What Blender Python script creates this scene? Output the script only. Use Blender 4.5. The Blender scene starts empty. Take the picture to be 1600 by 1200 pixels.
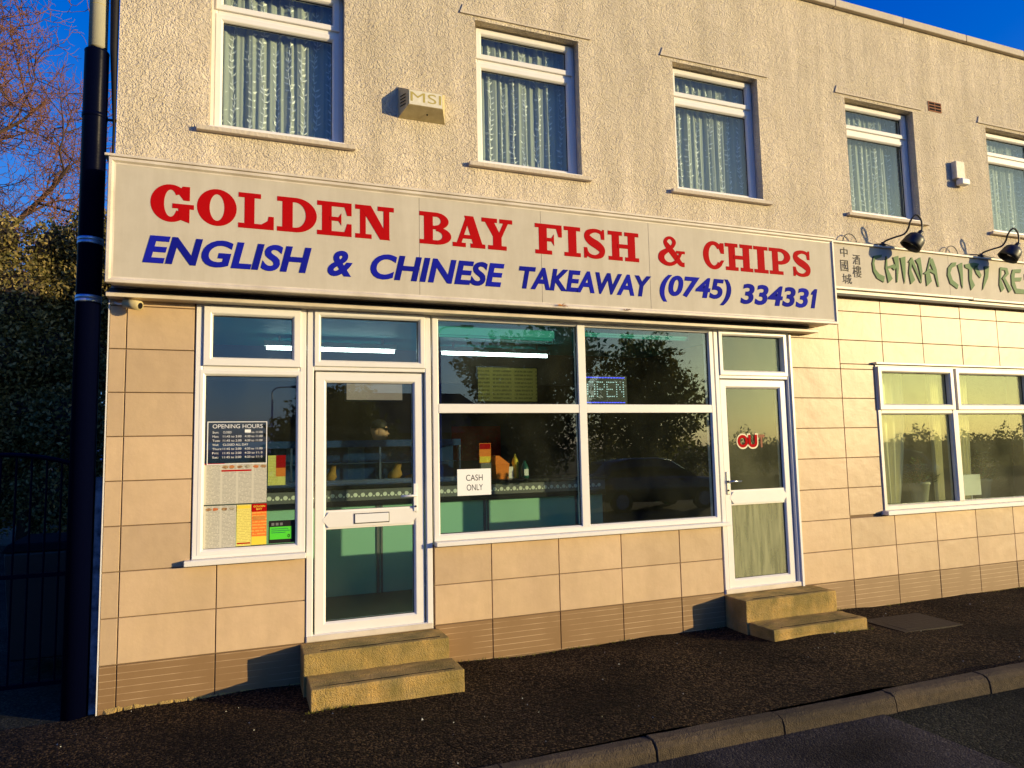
import bpy, bmesh, math, random
from mathutils import Vector, Matrix
rnd = random.Random(7)
R = math.radians
SC = bpy.context.scene
COL = SC.collection

# ------------------------------------------------------------------ camera, sky, sun, exposure
cam_d = bpy.data.cameras.new('camera'); cam = bpy.data.objects.new('camera', cam_d); COL.objects.link(cam)
cam_d.sensor_width = 36.0; cam_d.lens = 1096.458 / 1600 * 36.0
cam_d.clip_start = 0.05; cam_d.clip_end = 3000
cam.matrix_world = Matrix(((0.932698, -0.013435, -0.360407, 0.872414),
                           (-0.360027, -0.093734, -0.928221, -5.58896),
                           (-0.021312, 0.995507, -0.092263, 1.404626),
                           (0, 0, 0, 1)))
SC.camera = cam

SUN_AZ = 51.0      # degrees from the wall normal, towards +x
SUN_EL = 7.9
world = bpy.data.worlds.new('World'); SC.world = world; world.use_nodes = True
wn = world.node_tree.nodes; wl = world.node_tree.links; wn.clear()
sky = wn.new('ShaderNodeTexSky'); sky.sky_type = 'NISHITA'; sky.sun_disc = False
sky.sun_elevation = R(SUN_EL); sky.sun_rotation = R(180 - SUN_AZ)
sky.altitude = 20; sky.air_density = 1.0; sky.dust_density = 1.6; sky.ozone_density = 3.0
bg = wn.new('ShaderNodeBackground'); bg.inputs['Strength'].default_value = 0.14
wo = wn.new('ShaderNodeOutputWorld')
# colour response of the whole sky, channel by channel (deep blue away from the sun, pale yellow near it)
sp = wn.new('ShaderNodeSeparateColor'); cb = wn.new('ShaderNodeCombineColor'); wl.new(sky.outputs[0], sp.inputs[0])
def wmath(op, sock, k, extra=None):
    n = wn.new('ShaderNodeMath'); n.operation = op; wl.new(sock, n.inputs[0]); n.inputs[1].default_value = k
    if extra is not None: n.inputs[2].default_value = extra
    return n.outputs[0]
wl.new(wmath('MAXIMUM', wmath('MULTIPLY_ADD', sp.outputs[0], 0.92, -0.52), 0.0), cb.inputs[0])
wl.new(wmath('MAXIMUM', wmath('MULTIPLY_ADD', sp.outputs[1], 1.16, -0.48), 0.0), cb.inputs[1])
wl.new(wmath('MULTIPLY', wmath('POWER', sp.outputs[2], 0.6), 2.7), cb.inputs[2])
wl.new(cb.outputs[0], bg.inputs[0]); wl.new(bg.outputs[0], wo.inputs[0])

sun_d = bpy.data.lights.new('sun', 'SUN'); sun_d.energy = 5.0; sun_d.angle = R(0.5); sun_d.color = (1.0, 0.775, 0.42)
sun = bpy.data.objects.new('sun', sun_d); COL.objects.link(sun)
sdir = Vector((math.sin(R(SUN_AZ)) * math.cos(R(SUN_EL)), -math.cos(R(SUN_AZ)) * math.cos(R(SUN_EL)), math.sin(R(SUN_EL))))
sun.rotation_euler = sdir.to_track_quat('Z', 'Y').to_euler(); sun.location = sdir * 60

SC.view_settings.view_transform = 'Standard'; SC.view_settings.look = 'None'
SC.view_settings.gamma = 1.0; SC.view_settings.use_curve_mapping = False
SC.view_settings.exposure = 0.15
SC.cycles.max_bounces = 10; SC.cycles.transparent_max_bounces = 24
SC.cycles.sample_clamp_indirect = 6.0

# ------------------------------------------------------------------ materials
MATS = {}
def mat(name, col, rough=0.5, spec=0.4, metal=0.0, var=None, bump=None, rand=0.0, emit=None, coat=0.0):
    """var=(scale, amount, colour2) noise mix; bump=[(kind, scale, distance), ...]; rand = value spread per object"""
    m = bpy.data.materials.new(name); m.use_nodes = True
    nt = m.node_tree; N = nt.nodes; L = nt.links
    b = N['Principled BSDF']
    b.inputs['Base Color'].default_value = (*col, 1); b.inputs['Roughness'].default_value = rough
    b.inputs['Specular IOR Level'].default_value = spec; b.inputs['Metallic'].default_value = metal
    b.inputs['Coat Weight'].default_value = coat
    geo = N.new('ShaderNodeNewGeometry'); src = None
    if var:
        vs = var if isinstance(var, list) else [var]
        for (sc, amt, c2, *st) in vs:
            nz = N.new('ShaderNodeTexNoise'); nz.inputs['Scale'].default_value = sc; nz.inputs['Detail'].default_value = 6
            nz.inputs['Roughness'].default_value = 0.62
            if st:
                mp_ = N.new('ShaderNodeMapping'); mp_.inputs['Scale'].default_value = st[0]; L.new(geo.outputs['Position'], mp_.inputs[0]); L.new(mp_.outputs[0], nz.inputs['Vector'])
            else: L.new(geo.outputs['Position'], nz.inputs['Vector'])
            rp = N.new('ShaderNodeMapRange'); rp.inputs[1].default_value = 0.38; rp.inputs[2].default_value = 0.68
            rp.inputs[3].default_value = 0.0; rp.inputs[4].default_value = amt
            L.new(nz.outputs['Fac'], rp.inputs[0])
            mx = N.new('ShaderNodeMix'); mx.data_type = 'RGBA'
            if src is None: mx.inputs[6].default_value = (*col, 1)
            else: L.new(src, mx.inputs[6])
            mx.inputs[7].default_value = (*c2, 1)
            L.new(rp.outputs[0], mx.inputs[0]); src = mx.outputs[2]
    if rand:
        oi = N.new('ShaderNodeObjectInfo'); mr = N.new('ShaderNodeMapRange')
        mr.inputs[3].default_value = 1 - rand; mr.inputs[4].default_value = 1 + rand
        L.new(oi.outputs['Random'], mr.inputs[0])
        h = N.new('ShaderNodeHueSaturation')
        if src is None: h.inputs['Color'].default_value = (*col, 1)
        else: L.new(src, h.inputs['Color'])
        L.new(mr.outputs[0], h.inputs['Value']); src = h.outputs[0]
    if src is not None: L.new(src, b.inputs['Base Color'])
    if bump:
        prev = None
        for (kind, sc, dist) in bump:
            if kind == 'noise':
                t = N.new('ShaderNodeTexNoise'); t.inputs['Scale'].default_value = sc; t.inputs['Detail'].default_value = 5
                o = t.outputs['Fac']
            elif kind == 'swirl':
                t = N.new('ShaderNodeTexNoise'); t.inputs['Scale'].default_value = sc; t.inputs['Detail'].default_value = 3
                t.inputs['Distortion'].default_value = 1.6; o = t.outputs['Fac']
            else:
                t = N.new('ShaderNodeTexVoronoi'); t.inputs['Scale'].default_value = sc; o = t.outputs['Distance']
            L.new(geo.outputs['Position'], t.inputs['Vector'])
            bp = N.new('ShaderNodeBump'); bp.inputs['Strength'].default_value = 1.0; bp.inputs['Distance'].default_value = dist
            L.new(o, bp.inputs['Height'])
            if prev: L.new(prev, bp.inputs['Normal'])
            prev = bp.outputs[0]
        L.new(prev, b.inputs['Normal'])
    if emit:
        b.inputs['Emission Color'].default_value = (*emit[0], 1); b.inputs['Emission Strength'].default_value = emit[1]
    MATS[name] = m
    return m

def nodes(m):
    return m.node_tree.nodes, m.node_tree.links, m.node_tree.nodes['Principled BSDF']

def glass_mat(name, tint, base=0.05, rough=0.0, haze=0.0, hscale=(9, 1, 1.1), hlo=0.0):
    m = bpy.data.materials.new(name); m.use_nodes = True
    N = m.node_tree.nodes; L = m.node_tree.links; N.clear()
    out = N.new('ShaderNodeOutputMaterial'); tr = N.new('ShaderNodeBsdfTransparent'); tr.inputs[0].default_value = (*tint, 1)
    gl = N.new('ShaderNodeBsdfGlossy'); gl.inputs['Roughness'].default_value = rough
    lw = N.new('ShaderNodeLayerWeight'); lw.inputs['Blend'].default_value = 0.5
    pw = N.new('ShaderNodeMath'); pw.operation = 'POWER'; pw.inputs[1].default_value = 5.0
    ma = N.new('ShaderNodeMath'); ma.operation = 'MULTIPLY_ADD'; ma.inputs[1].default_value = 1 - base; ma.inputs[2].default_value = base
    L.new(lw.outputs['Facing'], pw.inputs[0]); L.new(pw.outputs[0], ma.inputs[0])
    mx = N.new('ShaderNodeMixShader'); L.new(ma.outputs[0], mx.inputs[0]); L.new(tr.outputs[0], mx.inputs[1]); L.new(gl.outputs[0], mx.inputs[2])
    last = mx.outputs[0]
    if haze:   # film of dirt / condensation on the pane
        df = N.new('ShaderNodeBsdfDiffuse'); df.inputs[0].default_value = (0.48, 0.48, 0.28, 1)
        geo = N.new('ShaderNodeNewGeometry'); mp = N.new('ShaderNodeMapping'); mp.inputs['Scale'].default_value = hscale
        nz = N.new('ShaderNodeTexNoise'); nz.inputs['Scale'].default_value = 2.2; nz.inputs['Detail'].default_value = 5
        L.new(geo.outputs['Position'], mp.inputs[0]); L.new(mp.outputs[0], nz.inputs['Vector'])
        rp = N.new('ShaderNodeMapRange'); rp.inputs[1].default_value = 0.35; rp.inputs[2].default_value = 0.75
        rp.inputs[3].default_value = hlo; rp.inputs[4].default_value = haze
        L.new(nz.outputs['Fac'], rp.inputs[0])
        m2 = N.new('ShaderNodeMixShader'); L.new(rp.outputs[0], m2.inputs[0]); L.new(last, m2.inputs[1]); L.new(df.outputs[0], m2.inputs[2]); last = m2.outputs[0]
    L.new(last, out.inputs[0]); MATS[name] = m
    return m

mat('stucco', (0.86, 0.73, 0.54), 0.85, 0.2, var=[(1.1, 0.6, (0.70, 0.60, 0.43)), (16, 0.45, (0.66, 0.55, 0.39)), (0.5, 0.6, (0.62, 0.54, 0.40)), (1.0, 0.6, (0.46, 0.39, 0.27), (4.5, 1, 0.35)), (3.2, 0.3, (0.46, 0.38, 0.26))],
    bump=[('noise', 3.0, 0.03), ('swirl', 29, 0.020), ('noise', 90, 0.009)])
mat('render_smooth', (0.60, 0.52, 0.40), 0.8, 0.2, var=(5, 0.5, (0.48, 0.41, 0.31)), bump=[('noise', 40, 0.006)])
mat('tile', (0.60, 0.43, 0.245), 0.42, 0.28, var=[(2.6, 0.45, (0.56, 0.39, 0.24)), (0.8, 0.4, (0.66, 0.48, 0.30)), (9, 0.25, (0.42, 0.30, 0.17)), (1.0, 0.35, (0.40, 0.28, 0.15), (2.6, 3, .55))], rand=0.10, bump=[('noise', 5.0, 0.006), ('noise', 60, 0.0006)])
mat('grout', (0.22, 0.15, 0.09), 0.9, 0.1)
mat('concrete', (0.60, 0.37, 0.105), 0.9, 0.2, var=[(5, 0.8, (0.25, 0.21, 0.10)), (40, 0.5, (0.54, 0.37, 0.15)), (1.8, 0.7, (0.28, 0.21, 0.06)), (1.0, 0.75, (0.17, 0.135, 0.035), (5, 5, 3.5))], bump=[('noise', 60, 0.008), ('voronoi', 140, 0.004)])
mat('kerb_concrete', (0.075, 0.055, 0.032), 0.9, 0.2, var=[(3, 0.8, (0.05, 0.04, 0.03)), (30, 0.6, (0.14, 0.105, 0.06)), (1.0, 0.7, (0.03, 0.025, 0.016), (1.4, 4, 4))], bump=[('noise', 12, 0.012), ('voronoi', 120, 0.005)])
mat('pvc', (0.80, 0.77, 0.71), 0.32, 0.45, var=(6, 0.25, (0.70, 0.66, 0.58)))
mat('pvc_old', (0.74, 0.69, 0.58), 0.4, 0.4, var=(5, 0.45, (0.55, 0.50, 0.38)))
mat('gasket', (0.015, 0.014, 0.014), 0.6)
mat('sign_panel', (0.58, 0.525, 0.42), 0.6, 0.15, var=[(0.7, 0.5, (0.50, 0.46, 0.37)), (9, 0.22, (0.42, 0.37, 0.28)), (1.0, 0.35, (0.38, 0.33, 0.24), (7, 1, 0.9))])
mat('sign_frame', (0.70, 0.62, 0.50), 0.45, 0.4, var=(4, 0.6, (0.45, 0.38, 0.28)))
mat('sign_red', (0.40, 0.002, 0.004), 0.7, 0.06)
mat('sign_blue', (0.008, 0.012, 0.30), 0.7, 0.05, rand=0.2)
mat('sign_green', (0.13, 0.22, 0.09), 0.6, 0.15)
mat('ink', (0.012, 0.010, 0.010), 0.6, 0.2)
mat('metal_dark', (0.02, 0.02, 0.018), 0.42, 0.5)
mat('steel', (0.55, 0.55, 0.56), 0.25, 0.5, metal=1.0)
mat('galvanised', (0.45, 0.52, 0.62), 0.35, 0.5, metal=0.8)
mat('flue_black', (0.0012, 0.002, 0.012), 0.3, 0.04, bump=[('noise', 5, 0.004)])  # navy-black base also carries the lower pipe's shade and sky tint
mat('flue_cream', (0.55, 0.52, 0.40), 0.6, 0.3, var=(9, 0.4, (0.44, 0.42, 0.32)))
mat('alarm_cream', (0.60, 0.50, 0.26), 0.5, 0.3, var=(20, 0.5, (0.40, 0.31, 0.14)))
mat('alarm_white', (0.72, 0.68, 0.55), 0.5, 0.3, var=(25, 0.5, (0.5, 0.44, 0.28)))
mat('alarm_print', (0.42, 0.34, 0.10), 0.6, 0.2)
mat('white_paint', (0.78, 0.77, 0.74), 0.4, 0.4)
mat('terracotta', (0.30, 0.13, 0.07), 0.8, 0.2)
mat('dark_void', (0.012, 0.010, 0.010), 0.9, 0.1)
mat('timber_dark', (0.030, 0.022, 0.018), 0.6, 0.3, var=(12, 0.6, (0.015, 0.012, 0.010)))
mat('interior_wall', (0.10, 0.075, 0.055), 0.7, 0.2, var=(3, 0.4, (0.07, 0.05, 0.04)))
mat('interior_pale', (0.36, 0.34, 0.26), 0.8, 0.2)
mat('ceiling_teal', (0.015, 0.33, 0.33), 0.6, 0.3)
mat('floor_brown', (0.16, 0.10, 0.06), 0.4, 0.4, var=(2, 0.5, (0.10, 0.06, 0.04)))
mat('counter_green', (0.33, 0.62, 0.42), 0.45, 0.3)
mat('counter_black', (0.012, 0.012, 0.012), 0.28, 0.5)
mat('counter_grey', (0.16, 0.16, 0.15), 0.4, 0.4)
mat('dot_cream', (0.82, 0.82, 0.68), 0.5, 0.3)
mat('tube_light', (0.9, 0.95, 0.95), 0.5, emit=((0.85, 1.0, 0.95), 10.0))
mat('led_blue', (0.02, 0.02, 0.3), 0.5, emit=((0.06, 0.08, 1.0), 2.2))
mat('led_white', (0.3, 0.3, 0.3), 0.5, emit=((0.5, 0.8, 0.75), 0.9))
mat('paper', (0.80, 0.81, 0.76), 0.7, 0.2)
mat('paper_white', (0.84, 0.84, 0.80), 0.7, 0.2)
mat('orange', (0.85, 0.22, 0.02), 0.45, 0.35)
mat('yellow', (0.85, 0.62, 0.05), 0.5, 0.3)
mat('green_plastic', (0.01, 0.10, 0.08), 0.3, 0.5)
mat('rating_green', (0.08, 0.62, 0.03), 0.5, 0.3)
mat('food_gold', (0.62, 0.26, 0.05), 0.7, 0.2, var=(30, 0.6, (0.40, 0.14, 0.02)))
mat('dish_a', (0.22, 0.10, 0.04), 0.6, var=(60, 0.9, (0.45, 0.30, 0.12)))
mat('dish_b', (0.45, 0.22, 0.05), 0.6, var=(70, 0.9, (0.50, 0.08, 0.03)))
mat('dish_c', (0.40, 0.36, 0.24), 0.6, var=(70, 0.9, (0.16, 0.14, 0.10)))
mat('cabinet_blue', (0.02, 0.05, 0.14), 0.25, 0.5)
mat('cloth_black', (0.012, 0.012, 0.015), 0.85, 0.1)
mat('skin', (0.45, 0.27, 0.18), 0.55, 0.3)
mat('hair', (0.012, 0.009, 0.007), 0.6, 0.3)
mat('pot', (0.50, 0.50, 0.42), 0.6, 0.3)
mat('leaf_green', (0.07, 0.13, 0.03), 0.6, 0.3, rand=0.2)
mat('leaf_moss', (0.11, 0.105, 0.025), 0.9, 0.1)
mat('bark', (0.075, 0.048, 0.036), 0.9, 0.1, var=(6, 0.6, (0.04, 0.028, 0.022)))
mat('twig', (0.24, 0.11, 0.055), 0.8, 0.15)
mat('tyre', (0.010, 0.010, 0.010), 0.9, 0.05)
mat('car_paint', (0.012, 0.013, 0.016), 0.25, 0.5, coat=0.8)
mat('car_glass', (0.01, 0.012, 0.013), 0.05, 0.5)
mat('rust_lid', (0.026, 0.017, 0.009), 0.75, 0.3, var=(12, 0.7, (0.025, 0.018, 0.01)), bump=[('noise', 30, 0.006)])
mat('brick_far', (0.25, 0.12, 0.08), 0.9, 0.1, var=(3, 0.5, (0.18, 0.09, 0.06)))
mat('roof_far', (0.07, 0.05, 0.045), 0.8, 0.2)
mat('soil', (0.07, 0.055, 0.035), 0.95, 0.1, var=(2, 0.7, (0.05, 0.06, 0.02)), bump=[('noise', 8, 0.03)])
mat('peeling_paint', (0.26, 0.30, 0.36), 0.6, 0.3, var=(9, 1.0, (0.02, 0.022, 0.04)))
mat('menu_yellow', (0.62, 0.48, 0.10), 0.6, 0.3, emit=((0.9, 0.72, 0.16), 0.22))
mat('menu_pink', (0.60, 0.42, 0.30), 0.6, 0.3, emit=((0.9, 0.6, 0.4), 0.18))
mat('curtain_cream', (0.82, 0.76, 0.52), 0.8, 0.1)
glass_mat('glass', (0.88, 0.95, 0.94), 0.085, haze=0.022, hscale=(1, 1, .7), hlo=0.001)
glass_mat('glass_upper', (0.93, 0.97, 0.97), 0.055)
glass_mat('glass_right', (0.90, 0.95, 0.88), 0.06, haze=0.12, hscale=(1.2, 1, .8), hlo=0.045)
glass_mat('glass_hazy', (0.85, 0.9, 0.8), 0.06, haze=0.7, hlo=0.3)
glass_mat('glass_cabinet', (0.85, 0.92, 0.95), 0.05)

# plinth tile: brown with fine pale lines
m = mat('plinth_tile', (0.27, 0.165, 0.085), 0.45, 0.35, rand=0.06)
N, L, b = nodes(m)
geo = N.new('ShaderNodeNewGeometry'); sx = N.new('ShaderNodeSeparateXYZ'); L.new(geo.outputs['Position'], sx.inputs[0])
md = N.new('ShaderNodeMath'); md.operation = 'MULTIPLY_ADD'; md.inputs[1].default_value = 1 / 0.046; md.inputs[2].default_value = 20.3; L.new(sx.outputs['Z'], md.inputs[0])
fr = N.new('ShaderNodeMath'); fr.operation = 'FRACT'; L.new(md.outputs[0], fr.inputs[0])
lt = N.new('ShaderNodeMath'); lt.operation = 'LESS_THAN'; lt.inputs[1].default_value = 0.085; L.new(fr.outputs[0], lt.inputs[0])
nz = N.new('ShaderNodeTexNoise'); nz.inputs['Scale'].default_value = 3.5; nz.inputs['Detail'].default_value = 5; L.new(geo.outputs['Position'], nz.inputs['Vector'])
rp = N.new('ShaderNodeMapRange'); rp.inputs[1].default_value = 0.38; rp.inputs[2].default_value = 0.6; L.new(nz.outputs['Fac'], rp.inputs[0])
mm = N.new('ShaderNodeMath'); mm.operation = 'MULTIPLY'; L.new(lt.outputs[0], mm.inputs[0]); L.new(rp.outputs[0], mm.inputs[1])
m1 = N.new('ShaderNodeMix'); m1.data_type = 'RGBA'; m1.inputs[6].default_value = (0.23, 0.135, 0.055, 1); m1.inputs[7].default_value = (0.30, 0.185, 0.085, 1); L.new(nz.outputs['Fac'], m1.inputs[0])
m2 = N.new('ShaderNodeMix'); m2.data_type = 'RGBA'; m2.inputs[7].default_value = (0.52, 0.36, 0.20, 1)
L.new(m1.outputs[2], m2.inputs[6]); L.new(mm.outputs[0], m2.inputs[0]); L.new(m2.outputs[2], b.inputs['Base Color'])

# asphalt pavement: coarse aggregate
def asphalt(name, base, c2, c3, stone_scale, dist):
    m = mat(name, base, 0.9, 0.10)
    N, L, b = nodes(m)
    geo = N.new('ShaderNodeNewGeometry')
    vo = N.new('ShaderNodeTexVoronoi'); vo.inputs['Scale'].default_value = stone_scale; L.new(geo.outputs['Position'], vo.inputs['Vector'])
    wn_ = N.new('ShaderNodeTexWhiteNoise'); L.new(vo.outputs['Position'], wn_.inputs['Vector'])
    rp = N.new('ShaderNodeValToRGB'); rp.color_ramp.elements[0].position = 0.0; rp.color_ramp.elements[0].color = (*base, 1)
    e = rp.color_ramp.elements.new(0.62); e.color = (*c2, 1); e = rp.color_ramp.elements.new(0.90); e.color = (*c3, 1)
    rp.color_ramp.elements[-1].position = 1.0; rp.color_ramp.elements[-1].color = (c3[0]*1.4, c3[1]*1.4, c3[2]*1.4, 1)
    L.new(wn_.outputs['Value'], rp.inputs[0])
    nz = N.new('ShaderNodeTexNoise'); nz.inputs['Scale'].default_value = 1.0; nz.inputs['Detail'].default_value = 6; L.new(geo.outputs['Position'], nz.inputs['Vector'])
    mr = N.new('ShaderNodeMapRange'); mr.inputs[1].default_value = 0.3; mr.inputs[2].default_value = 0.7; mr.inputs[3].default_value = 0.35; mr.inputs[4].default_value = 1.6; L.new(nz.outputs['Fac'], mr.inputs[0])  # random albedo patches stand in for lit and shaded zones
    h = N.new('ShaderNodeHueSaturation'); L.new(rp.outputs[0], h.inputs['Color']); L.new(mr.outputs[0], h.inputs['Value']); L.new(h.outputs[0], b.inputs['Base Color'])
    b1 = N.new('ShaderNodeBump'); b1.inputs['Distance'].default_value = dist; L.new(vo.outputs['Distance'], b1.inputs['Height']); b1.invert = True
    n2 = N.new('ShaderNodeTexNoise'); n2.inputs['Scale'].default_value = 18; n2.inputs['Detail'].default_value = 4; L.new(geo.outputs['Position'], n2.inputs['Vector'])
    b2 = N.new('ShaderNodeBump'); b2.inputs['Distance'].default_value = dist * 1.6; L.new(n2.outputs['Fac'], b2.inputs['Height']); L.new(b1.outputs[0], b2.inputs['Normal'])
    L.new(b2.outputs[0], b.inputs['Normal'])
    return m
asphalt('asphalt_path', (0.006, 0.004, 0.002), (0.022, 0.014, 0.007), (0.095, 0.060, 0.027), 85, 0.020)
asphalt('asphalt_road', (0.034, 0.029, 0.024), (0.048, 0.041, 0.034), (0.07, 0.06, 0.046), 95, 0.004)
asphalt('asphalt_old', (0.012, 0.013, 0.008), (0.020, 0.021, 0.013), (0.045, 0.042, 0.026), 85, 0.007)

# menu print: rows of small grey lines in columns on paper
def menu_mat(name, paper, ink, colw, roww):
    m = mat(name, paper, 0.55, 0.3); N, L, b = nodes(m)
    geo = N.new('ShaderNodeNewGeometry'); s = N.new('ShaderNodeSeparateXYZ'); L.new(geo.outputs['Position'], s.inputs[0])
    def fract(sock, k, off, lim, op):
        a = N.new('ShaderNodeMath'); a.operation = 'MULTIPLY_ADD'; a.inputs[1].default_value = k; a.inputs[2].default_value = off; L.new(sock, a.inputs[0])
        f = N.new('ShaderNodeMath'); f.operation = 'FRACT'; L.new(a.outputs[0], f.inputs[0])
        c = N.new('ShaderNodeMath'); c.operation = op; c.inputs[1].default_value = lim; L.new(f.outputs[0], c.inputs[0]); return c.outputs[0], a.outputs[0]
    r, _ = fract(s.outputs['Z'], 1 / roww, 30, 0.5, 'LESS_THAN')
    c, _ = fract(s.outputs['X'], 1 / colw, 30, 0.86, 'LESS_THAN')
    mp = N.new('ShaderNodeMapping'); mp.inputs['Scale'].default_value = (90, 1, 1 / roww); L.new(geo.outputs['Position'], mp.inputs[0])
    wn_ = N.new('ShaderNodeTexNoise'); wn_.inputs['Scale'].default_value = 1.0; wn_.inputs['Detail'].default_value = 1; L.new(mp.outputs[0], wn_.inputs['Vector'])
    g = N.new('ShaderNodeMath'); g.operation = 'GREATER_THAN'; g.inputs[1].default_value = 0.43; L.new(wn_.outputs['Fac'], g.inputs[0])
    a = N.new('ShaderNodeMath'); a.operation = 'MULTIPLY'; L.new(r, a.inputs[0]); L.new(c, a.inputs[1])
    a2 = N.new('ShaderNodeMath'); a2.operation = 'MULTIPLY'; L.new(a.outputs[0], a2.inputs[0]); L.new(g.outputs[0], a2.inputs[1])
    a3 = N.new('ShaderNodeMath'); a3.operation = 'MULTIPLY'; a3.inputs[1].default_value = 0.5; L.new(a2.outputs[0], a3.inputs[0])
    mx = N.new('ShaderNodeMix'); mx.data_type = 'RGBA'; mx.inputs[6].default_value = (*paper, 1); mx.inputs[7].default_value = (*ink, 1)
    L.new(a3.outputs[0], mx.inputs[0]); L.new(mx.outputs[2], b.inputs['Base Color'])
    return m
menu_mat('menu_print', (0.56, 0.53, 0.42), (0.12, 0.11, 0.10), 0.108, 0.0095)
menu_mat('menu_print_yellow', (0.78, 0.68, 0.16), (0.42, 0.30, 0.06), 0.4, 0.012)
menu_mat('menu_print_orange', (0.78, 0.18, 0.02), (0.85, 0.55, 0.10), 0.4, 0.022)
menu_mat('menu_board', (0.55, 0.42, 0.08), (0.03, 0.02, 0.01), 0.30, 0.05)

# net curtain: sheer cloth
m = bpy.data.materials.new('net_sheer'); m.use_nodes = True; N = m.node_tree.nodes; L = m.node_tree.links; N.clear()
out = N.new('ShaderNodeOutputMaterial'); tr = N.new('ShaderNodeBsdfTransparent'); df = N.new('ShaderNodeBsdfDiffuse'); tl = N.new('ShaderNodeBsdfTranslucent')
df.inputs[0].default_value = (0.62, 0.65, 0.52, 1); tl.inputs[0].default_value = (0.6, 0.62, 0.55, 1)
a = N.new('ShaderNodeMixShader'); a.inputs[0].default_value = 0.35; L.new(df.outputs[0], a.inputs[1]); L.new(tl.outputs[0], a.inputs[2])
c = N.new('ShaderNodeMixShader'); c.inputs[0].default_value = 0.84; L.new(tr.outputs[0], c.inputs[1]); L.new(a.outputs[0], c.inputs[2]); L.new(c.outputs[0], out.inputs[0]); MATS['net_sheer'] = m
mat('net_motif', (0.92, 0.92, 0.82), 0.8, 0.1)

def foliage(name, c1, c2, c3):
    m = mat(name, c1, 0.55, 0.25); N, L, b = nodes(m)
    geo = N.new('ShaderNodeNewGeometry'); rp = N.new('ShaderNodeValToRGB')
    rp.color_ramp.elements[0].color = (*c1, 1); rp.color_ramp.elements[1].color = (*c3, 1)
    e = rp.color_ramp.elements.new(0.55); e.color = (*c2, 1)
    L.new(geo.outputs['Random Per Island'], rp.inputs[0]); L.new(rp.outputs[0], b.inputs['Base Color'])
    tl = N.new('ShaderNodeBsdfTranslucent'); L.new(rp.outputs[0], tl.inputs[0]); mx = N.new('ShaderNodeMixShader'); mx.inputs[0].default_value = 0.65 if name == 'leaf_pale' else 0.2 if name == 'leaf_hedge' else 0.4
    L.new(b.outputs[0], mx.inputs[1]); L.new(tl.outputs[0], mx.inputs[2]); L.new(mx.outputs[0], N['Material Output'].inputs[0])
foliage('leaf_hedge', (0.075, 0.072, 0.015), (0.17, 0.14, 0.038), (0.44, 0.33, 0.12))
foliage('leaf_ever', (0.022, 0.035, 0.012), (0.035, 0.055, 0.018), (0.06, 0.085, 0.03))
foliage('leaf_pale', (0.13, 0.14, 0.035), (0.22, 0.22, 0.06), (0.32, 0.29, 0.09))

# ------------------------------------------------------------------ mesh helpers
ORG = {}          # object name -> world origin of its thing
def org(o): return ORG.get(o.name, Vector((0, 0, 0))) if o else Vector((0, 0, 0))
def tag(o, label=None, cat=None, group=None, kind=None):
    if label: o['label'] = label
    if cat: o['category'] = cat
    if group: o['group'] = group
    if kind: o['kind'] = kind
    return o
def empty(name, loc, label=None, cat=None, group=None):
    o = bpy.data.objects.new(name, None); COL.objects.link(o); o.location = loc; o.empty_display_size = 0.1
    ORG[o.name] = Vector(loc); return tag(o, label, cat, group)

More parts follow.
